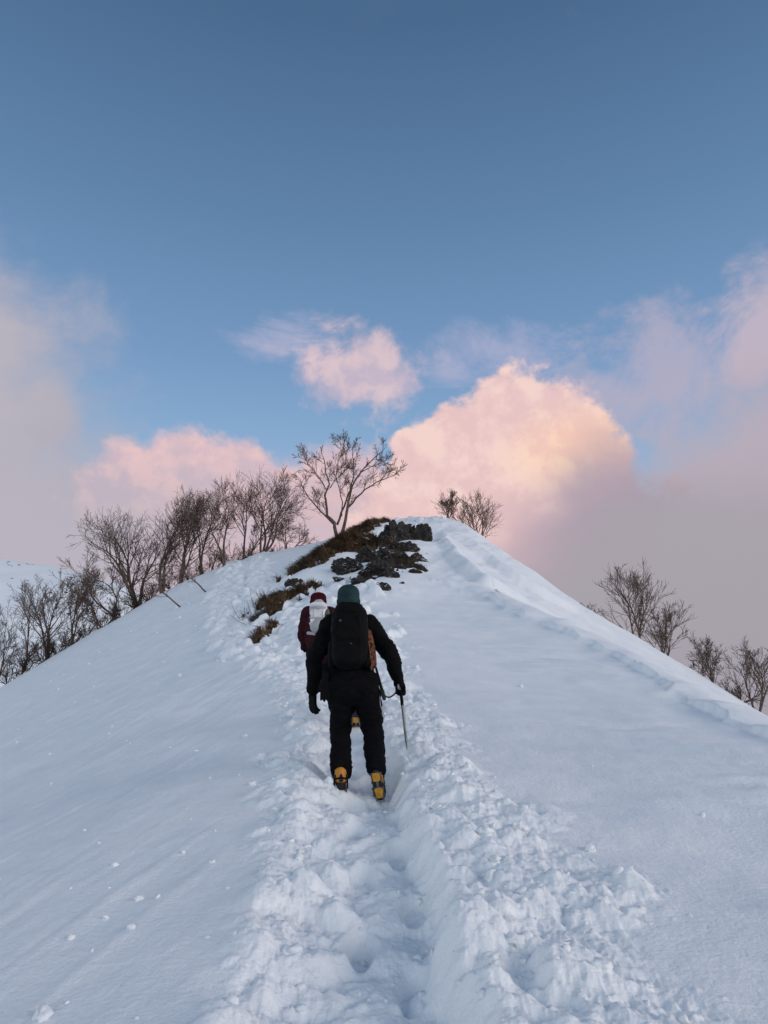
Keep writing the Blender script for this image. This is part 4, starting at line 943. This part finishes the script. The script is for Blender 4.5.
# ================================================================ the farther climber
def far_climber():
    Yb = 8.75
    root = empty('person', W(350, 735, Yb - .38), 'farther climber in maroon jacket, dark red beanie and black trousers, half hidden', 'person', 'climbers on the track')
    V_ = lambda u, v, y=Yb: Vector(W(u, v, y - .38))
    head = V_(318.3, 600.5, 8.95); neck = V_(318.3, 610, 8.88); chest = V_(318, 624, 8.82); waist = V_(319, 640, 8.75); pel = V_(324, 650, 8.7)
    sl = V_(307.5, 612.5, 8.86); sr = V_(330.5, 612.5, 8.86); el_ = V_(302.8, 633, 8.80); wl = V_(305, 645, 8.98); er = V_(336, 632, 8.84); wr = V_(334, 645, 9.02)
    hl = V_(317, 655, 8.7); hr = V_(329, 655, 8.7); kl = V_(337, 690, 8.95); kr = V_(348, 688, 8.9); al = V_(346, 724, 8.80); ar = V_(355.5, 708, 8.72)
    b = Form(); r = .098; fw = (0, .96, .12); head_form(b, head, r, fw)
    b.cap(head - Vector((0, .02, .05)), neck, .052, .058); b.cap(neck, chest, .08, .125, flat=.7, fdir=(0, 1, 0)); b.cap(chest, waist, .13, .115, flat=.7, fdir=(0, 1, 0)); b.cap(waist, pel, .12, .13, flat=.75, fdir=(0, 1, 0)); b.cap(sl, sr, .055, .055)
    for s_, e, w_ in ((sl, el_, wl), (sr, er, wr)): b.chain([s_, e, w_], [.054, .040, .028])
    for h_, k_, a_ in ((hl, kl, al), (hr, kr, ar)): b.chain([h_, k_, a_], [.085, .055, .040]); b.cap(pel, h_, .10, .088)
    b.fuse('body', K_SKIN, root, .012, 4); eyes(root, head, r, fw)
    Form().ell(head + Vector((0, -.015, -.025)), (.086, .096, .08)).fuse('hair', K_HAIR, root, .008, 2, .004, 30)
    beanie(root, head + Vector((0, 0, .008)), r * .96, (0, .97, .1), K_RED, .88)
    sc = Form(); sc.cap(neck + Vector((0, -.02, .05)), neck + Vector((0, -.02, .02)), .068, .082); sc.fuse('scarf', K_GREY, root, .009, 3, .008, 18)
    j = Form(); j.cap(sl, sr, .072, .072, flat=.9); j.cap(neck, chest, .10, .150, flat=.75, fdir=(0, 1, 0)); j.cap(chest, waist, .165, .15, flat=.75, fdir=(0, 1, 0)); j.cap(waist, pel, .15, .165, flat=.8, fdir=(0, 1, 0))
    j.chain([sl, lerp(sl, el_, .55), el_, wl], [.070, .066, .060, .046]); j.chain([sr, er, wr], [.070, .060, .046])
    j.fuse('jacket', K_MAR, root, .012, 3, .012, 9, (1, 1, 1.4), 11)
    t = Form(); t.cap(waist - Vector((0, 0, .06)), pel, .145, .158, flat=.8, fdir=(0, 1, 0)); t.chain([hl, lerp(hl, kl, .5), kl, lerp(kl, al, .5), al], [.12, .10, .083, .08, .076]); t.chain([hr, lerp(hr, kr, .5), kr, lerp(kr, ar, .5), ar], [.12, .10, .083, .08, .074])
    t.fuse('trousers', K_TROU, root, .012, 3, .011, 8, (1, 1, 1.4), 13)
    boot(root, V_(347.5, 735, 8.66), V_(347.5, 735, 8.66) + Vector((0, .29, .05)), (0, -.1, 1), .115, -1)
    boot(root, V_(355.5, 716, 8.58), V_(356, 716, 8.58) + Vector((0, .22, -.17)), (0, .55, .85), .112, 1)
    hand(root, wl, wl + Vector((0, .08, .0)), (.3, 0, -1), (.8, .85, .9, .9), .17, thumb_side=1); hand(root, wr, wr + Vector((0, .08, .0)), (-.3, 0, -1), (.8, .85, .9, .9), .17, thumb_side=-1)
    # pack: white above, pale grey bulge below
    up = (neck - waist).normalized(); M = Matrix.Rotation(-math.atan2(up.y, up.z), 3, 'X')
    pr = empty('backpack', V_(318, 636, 8.55), 'small white and pale grey backpack on the back of the farther climber', 'backpack', 'backpacks being carried')
    q = Form(); q.box(V_(318.5, 616.5, 8.62), (.098, .075, .125), M, .42); q.box(V_(318, 607.5, 8.64), (.085, .075, .045), M, .6); q.fuse('main_bag', K_WHITE, pr, .009, 3, .008, 14, (1, 1, 1), 15)
    q = Form(); q.box(V_(318.4, 626.0, 8.58), (.090, .085, .082), M, .9); q.fuse('front_pocket', K_GREY, pr, .008, 3, .003, 14)
    q = Form(); q.box(V_(326.8, 620, 8.60), (.032, .07, .13), M, .7); q.fuse('side_pocket', K_GREEN, pr, .008, 3, .004, 14)
    for s_ in (-1, 1):
        q = Form(); q.chain([V_(318 + 6 * s_, 611, 8.72), V_(318 + 9 * s_, 609.5, 8.88), V_(318 + 9 * s_, 618, 9.0), V_(318 + 9.5 * s_, 630, 8.92)], [.022] * 4, flat=.4, fdir=(0, 1, 0)); q.plain('shoulder_strap', K_GREY, pr)
        q = Form(); q.chain([V_(318 + 8.5 * s_, 613 + 2, 8.53), V_(318 + 8.5 * s_, 622, 8.53)], [.008] * 2, n=8); q.plain('buckle_strap', K_MAR, pr)
    q = Form(); q.chain([V_(309.5, 617.5, 8.52), V_(326, 617.5, 8.51)], [.006, .006], n=8); q.plain('compression_strap', K_GREY, pr)
    for u_ in (313.5, 322.5):
        q = Form(); q.chain([V_(u_, 606, 8.53), V_(u_, 614, 8.53), V_(u_ + .3, 621, 8.55)], [.005] * 3, n=8); q.plain('lash_strap', K_GREY, pr)
    q = Form(); q.box(V_(318.3, 607.5, 8.60), (.095, .09, .028), M, .6); q.fuse('lid', K_WHITE, pr, .008, 2, .005, 14)
    q = Form(); q.chain([V_(308, 633, 8.68), V_(318, 634, 8.62), V_(328, 633, 8.68)], [.018] * 3, flat=.5, fdir=(0, 1, 0)); q.plain('hip_belt', K_GREY, pr)
far_climber()
# ---------------------------------------------------------------- world: dusk sky with clouds, laid out by compass direction
SUN_EL, SUN_AZ = 5.0, 112.0      # low sun behind the climbers; azimuth measured clockwise from +Y
w = bpy.data.worlds.new('World'); S.world = w; w.use_nodes = True
nt = w.node_tree; N = nt.nodes; L = nt.links; N.clear()
def nd(t, **kw):
    n = N.new(t)
    for k, v in kw.items(): setattr(n, k, v)
    return n
def mth(op, a, b=None, c=None, clamp=False):
    n = nd('ShaderNodeMath', operation=op, use_clamp=clamp)
    for i, x in enumerate((a, b, c)):
        if x is None: continue
        if isinstance(x, (int, float)): n.inputs[i].default_value = x
        else: L.new(x, n.inputs[i])
    return n.outputs[0]
def ss(x, a, b, lo=0., hi=1.):
    n = nd('ShaderNodeMapRange', interpolation_type='SMOOTHSTEP'); L.new(x, n.inputs['Value'])
    n.inputs['From Min'].default_value = a; n.inputs['From Max'].default_value = b; n.inputs['To Min'].default_value = lo; n.inputs['To Max'].default_value = hi
    return n.outputs[0]
def mixc(f, a, b):
    n = nd('ShaderNodeMix', data_type='RGBA')
    for s, x in (('Factor', f), ('A', a), ('B', b)):
        i = n.inputs[s]
        if isinstance(x, (int, float)): i.default_value = x
        elif isinstance(x, tuple): i.default_value = (*x, 1)
        else: L.new(x, i)
    return n.outputs['Result']
tc = nd('ShaderNodeTexCoord'); sx = nd('ShaderNodeSeparateXYZ'); L.new(tc.outputs['Generated'], sx.inputs[0])
X_, Y_, Z_ = sx.outputs
az = mth('MULTIPLY', mth('ARCTAN2', X_, Y_), 180 / math.pi); el = mth('MULTIPLY', mth('ARCSINE', Z_), 180 / math.pi)
# rounded coordinates for the noise, in degrees / 10
def noise_(scale, detail=6, rough=.55, off=(0, 0, 0), dist=0, sq=1.0):
    mp = nd('ShaderNodeMapping'); mp.inputs['Location'].default_value = off; mp.inputs['Scale'].default_value = (1, 1, sq); L.new(tc.outputs['Generated'], mp.inputs[0])
    n = nd('ShaderNodeTexNoise'); n.inputs['Scale'].default_value = scale; n.inputs['Detail'].default_value = detail; n.inputs['Roughness'].default_value = rough; n.inputs['Distortion'].default_value = dist
    L.new(mp.outputs[0], n.inputs['Vector']); return mth('SUBTRACT', n.outputs['Fac'], .5)
sky = nd('ShaderNodeTexSky', sky_type='NISHITA', sun_disc=False, sun_elevation=R_(SUN_EL), sun_rotation=R_(SUN_AZ), altitude=1800, air_density=1.0, dust_density=.6, ozone_density=2.2)
SKYK = nd('ShaderNodeMix', data_type='RGBA', blend_type='MULTIPLY'); SKYK.inputs['Factor'].default_value = 1; L.new(sky.outputs[0], SKYK.inputs['A'])
SKYK.inputs['B'].default_value = (SKM[0], SKM[1], SKM[2], 1)
def lin(r, g, b):
    f = lambda c: (c / 255 / 12.92) if c <= 10 else ((c / 255 + .055) / 1.055) ** 2.4
    return tuple(f(c) for c in (r, g, b))
K = 1.0 / BGS            # colours below are what the cloud should show; the Background strength is taken off again
def cl(r, g, b, m=1.0): return tuple(c * K * m for c in lin(r, g, b))
ramp = nd('ShaderNodeValToRGB'); L.new(mth('DIVIDE', el, 60., clamp=True), ramp.inputs[0]); e = ramp.color_ramp.elements
def col01(c): return (*[x / K for x in c], 1)
stops = [(0, cl(186, 200, 222)), (15, cl(166, 196, 224)), (20, cl(148, 184, 220)), (28, cl(124, 160, 202)), (38, cl(101, 137, 177)), (50, cl(78, 110, 148)), (60, cl(70, 102, 140))]
e[0].position = 0; e[0].color = col01(stops[0][1]); e[1].position = 1; e[1].color = col01(stops[-1][1])
for p_, c_ in stops[1:-1]: x = e.new(p_ / 60.); x.color = col01(c_)
rk = nd('ShaderNodeMix', data_type='RGBA', blend_type='MULTIPLY'); rk.inputs['Factor'].default_value = 1; L.new(ramp.outputs[0], rk.inputs['A']); rk.inputs['B'].default_value = (K, K, K, 1)
col = mixc(.88, SKYK.outputs['Result'], rk.outputs['Result'])
# cloud noise; the brighter sky behind the camera is fill added further down
big = noise_(2.2, 7, .58, (3, 1, 7), .3); med = noise_(6.5, 8, .60, (9, 4, 2), .25); fin = noise_(17, 7, .6, (1, 8, 5), .15); wisp = noise_(4.2, 9, .66, (5, 5, 1), 1.1, 1.6)
med2 = noise_(6.5, 8, .60, (9.03, 4, 2.035), .25); fin2 = noise_(17, 7, .6, (1.012, 8, 5.016), .15)
relief = mth('ADD', mth('MULTIPLY', mth('SUBTRACT', med, med2), 2.4), mth('MULTIPLY', mth('SUBTRACT', fin, fin2), 3.2))
def pix(u, v):
    x, y, z = ray(u, v); l = math.sqrt(x * x + y * y + z * z); return math.degrees(math.atan2(x, y)), math.degrees(math.asin(z / l))
def blob(u, v, ru, rv):
    """1 at the centre, 0 at the edge of an ellipse; radii in pixels-worth of angle"""
    a, e_ = pix(u, v); ra = ru / F * 57.3 / math.cos(math.radians(e_)); re = rv / F * 57.3
    dx = mth('DIVIDE', mth('SUBTRACT', az, a), ra); dy = mth('DIVIDE', mth('SUBTRACT', el, e_), re)
    return mth('SUBTRACT', 1., mth('SQRT', mth('ADD', mth('MULTIPLY', dx, dx), mth('MULTIPLY', dy, dy))))
def union(l):
    r = l[0]
    for x in l[1:]: n = nd('ShaderNodeMath', operation='SMOOTH_MAX'); n.inputs[2].default_value = .12; L.new(r, n.inputs[0]); L.new(x, n.inputs[1]); r = n.outputs[0]
    return r
def layer(col, blobs, nz, edge, c_lo, c_hi, lit, opa=1.0):
    d = union([blob(*b) for b in blobs]); 
    for n_, k_ in nz: d = mth('MULTIPLY_ADD', n_, k_, d)
    a = mth('MULTIPLY', ss(d, *edge), opa)
    c = mixc(lit, c_lo, c_hi) if lit is not None else c_hi
    return mixc(a, col, c), d
# faint high wisps
wa = mth('MULTIPLY', ss(wisp, .10, .42), .10); col = mixc(wa, col, cl(190, 190, 210))
# thin mauve wisps upper right and middle
col, _ = layer(col, [(685, 365, 125, 95), (600, 400, 90, 50)], [(wisp, 2.2), (med, 1.6), (fin, .9)], (.12, 1.0), None, cl(184, 176, 196), None, .75)
col, _ = layer(col, [(765, 325, 66, 80), (790, 300, 80, 66)], [(wisp, 1.6), (med, 1.5), (fin, 1.0)], (.08, .85), None, cl(196, 182, 196), None, .85)
col, _ = layer(col, [(500, 352, 100, 48), (450, 372, 60, 35)], [(wisp, 2.6), (med, 1.6), (fin, .5)], (.35, 1.2), None, cl(186, 182, 208), None, .6)
col, _ = layer(col, [(285, 345, 75, 50)], [(wisp, 2.6), (med, 1.6), (fin, .5)], (.35, 1.15), None, cl(184, 182, 208), None, .6)
# the small pink cloud
lit = ss(mth('ADD', relief, 0.0), -.35, .45)
col, _ = layer(col, [(350, 376, 76, 48), (318, 368, 44, 34), (388, 386, 50, 38)], [(med, 2.6), (fin, 2.0), (wisp, 2.6)], (.05, 1.15), cl(206, 186, 200), cl(232, 202, 204), lit, .80)
# left fog bank
col, _ = layer(col, [(-60, 470, 190, 200), (-70, 360, 150, 110), (50, 540, 190, 120), (40, 420, 60, 80), (-330, 420, 330, 220)], [(big, .7), (med, .7), (wisp, .7), (fin, .3)], (-.10, .60), cl(172, 170, 184), cl(190, 184, 194), ss(big, -.2, .2), 1)
# middle-left pink cumulus and its run to the right
g1 = ss(el, 17.0, 25.0)
cm = mixc(g1, cl(196, 180, 194), cl(226, 192, 196))
col, _ = layer(col, [(212, 486, 80, 60), (188, 462, 46, 36), (240, 470, 50, 36), (290, 500, 84, 48), (340, 478, 66, 42), (400, 495, 70, 46), (150, 500, 80, 56)], [(med, 1.2), (fin, .9), (wisp, 1.0)], (-.02, .42), cm, cl(238, 200, 198), mth('MULTIPLY', lit, .75), .97)
# low bank everywhere along the horizon
hz = ss(mth('ADD', el, mth('ADD', mth('MULTIPLY', big, 12.), mth('MULTIPLY', med, 5.))), 20.5, 13.0)
azc = ss(az, 3., 17.); hb = mixc(azc, cl(214, 186, 192), cl(163, 158, 167))
azl = ss(az, -6., -24.); hb = mixc(azl, hb, cl(184, 179, 190))
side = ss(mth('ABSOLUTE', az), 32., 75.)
hb = mixc(side, hb, cl(207, 212, 218, 1.55))  # bank beside and behind the view brightened as added fill for the snow
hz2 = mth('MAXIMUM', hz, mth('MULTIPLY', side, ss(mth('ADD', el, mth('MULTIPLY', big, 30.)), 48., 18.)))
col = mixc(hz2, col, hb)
# grey-mauve bank right
col, dr = layer(col, [(740, 570, 170, 125), (790, 500, 130, 80), (640, 640, 150, 150), (1000, 480, 320, 170), (600, 560, 110, 90)], [(big, .5), (med, .45), (wisp, .45), (fin, .2)], (-.10, .40), cl(161, 157, 168), cl(184, 172, 184), ss(mth('ADD', el, mth('MULTIPLY', med, 8.)), 8., 21.), .97)
# the great sunlit cumulus
cu = [(510, 462, 92, 84), (462, 458, 62, 62), (560, 450, 58, 46), (602, 476, 42, 44), (430, 468, 46, 46), (508, 434, 62, 48), (540, 520, 130, 74), (460, 530, 120, 70), (415, 452, 28, 26)]
glow = blob(585, 450, 105, 60); shade = blob(585, 540, 150, 80)
c1 = mixc(ss(glow, 0., .9), cl(243, 212, 205), cl(255, 218, 190))
c0 = mixc(ss(glow, 0., .9), cl(230, 196, 196), cl(246, 202, 184))
cc = mixc(ss(relief, -.4, .5), c0, c1)
lower = ss(mth('ADD', el, mth('ADD', mth('MULTIPLY', med, 7.), mth('MULTIPLY', ss(az, 4., 18.), -7.5))), 17., 9.)
cc = mixc(lower, cc, mixc(azc, cl(222, 188, 192), cl(172, 158, 172)))
d = union([blob(*b) for b in cu])
for n_, k_ in ((med, 1.2), (fin, .75), (wisp, .30), (big, .3)): d = mth('MULTIPLY_ADD', n_, k_, d)
fadeR = ss(mth('ADD', mth('MULTIPLY', az, 1.0), mth('MULTIPLY', mth('SUBTRACT', 24., el), 1.0)), 27., 15.)
a = mth('MULTIPLY', ss(d, -.04, .16), ss(el, 5., 13.)); 
col = mixc(a, col, cc)
# mauve veil in front of its right foot
col, _ = layer(col, [(700, 590, 140, 120), (650, 540, 80, 60), (610, 600, 150, 90), (560, 640, 160, 90)], [(med, .6), (wisp, .5), (fin, .2)], (.0, .6), None, cl(168, 162, 170), None, .85)
# the low sun is off to the right: a pale glow over there
gd = mth('ABSOLUTE', mth('SUBTRACT', az, SUN_AZ)); gl_ = mth('MULTIPLY', ss(gd, 75., 5.), ss(el, 45., 3.))
col = mixc(mth('MULTIPLY', gl_, .8), col, cl(250, 225, 212, BACKK))
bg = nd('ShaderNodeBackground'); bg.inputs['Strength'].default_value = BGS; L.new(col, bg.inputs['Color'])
out = nd('ShaderNodeOutputWorld'); L.new(bg.outputs[0], out.inputs['Surface'])
w.cycles.sampling_method = 'MANUAL'; w.cycles.sample_map_resolution = 512

sl = bpy.data.lights.new('sun', 'SUN'); sl.energy = SUNE; sl.angle = R_(30); sl.color = (1, .90, .86)
so = bpy.data.objects.new('sun', sl); COL.objects.link(so)
LEL, LAZ = 18.0, 112.0
dv = Vector((math.sin(R_(LAZ)) * math.cos(R_(LEL)), math.cos(R_(LAZ)) * math.cos(R_(LEL)), math.sin(R_(LEL))))
so.rotation_euler = dv.to_track_quat('Z', 'Y').to_euler()

cam = bpy.data.cameras.new('camera'); co = bpy.data.objects.new('camera', cam); COL.objects.link(co)
cam.sensor_fit = 'VERTICAL'; cam.sensor_height = 36; cam.sensor_width = 27; cam.lens = F / 1024 * 36; cam.clip_start = .05; cam.clip_end = 8000
co.location = (0, 0, EYE); co.rotation_euler = (math.pi / 2 + PITCH, 0, 0); S.camera = co
S.view_settings.view_transform = 'Standard'; S.view_settings.look = 'None'; S.view_settings.exposure = EXPO; S.view_settings.gamma = 1
S.view_settings.use_curve_mapping = False
S.render.engine = 'CYCLES'; S.cycles.use_denoising = True; S.cycles.max_bounces = 6; S.cycles.diffuse_bounces = 4
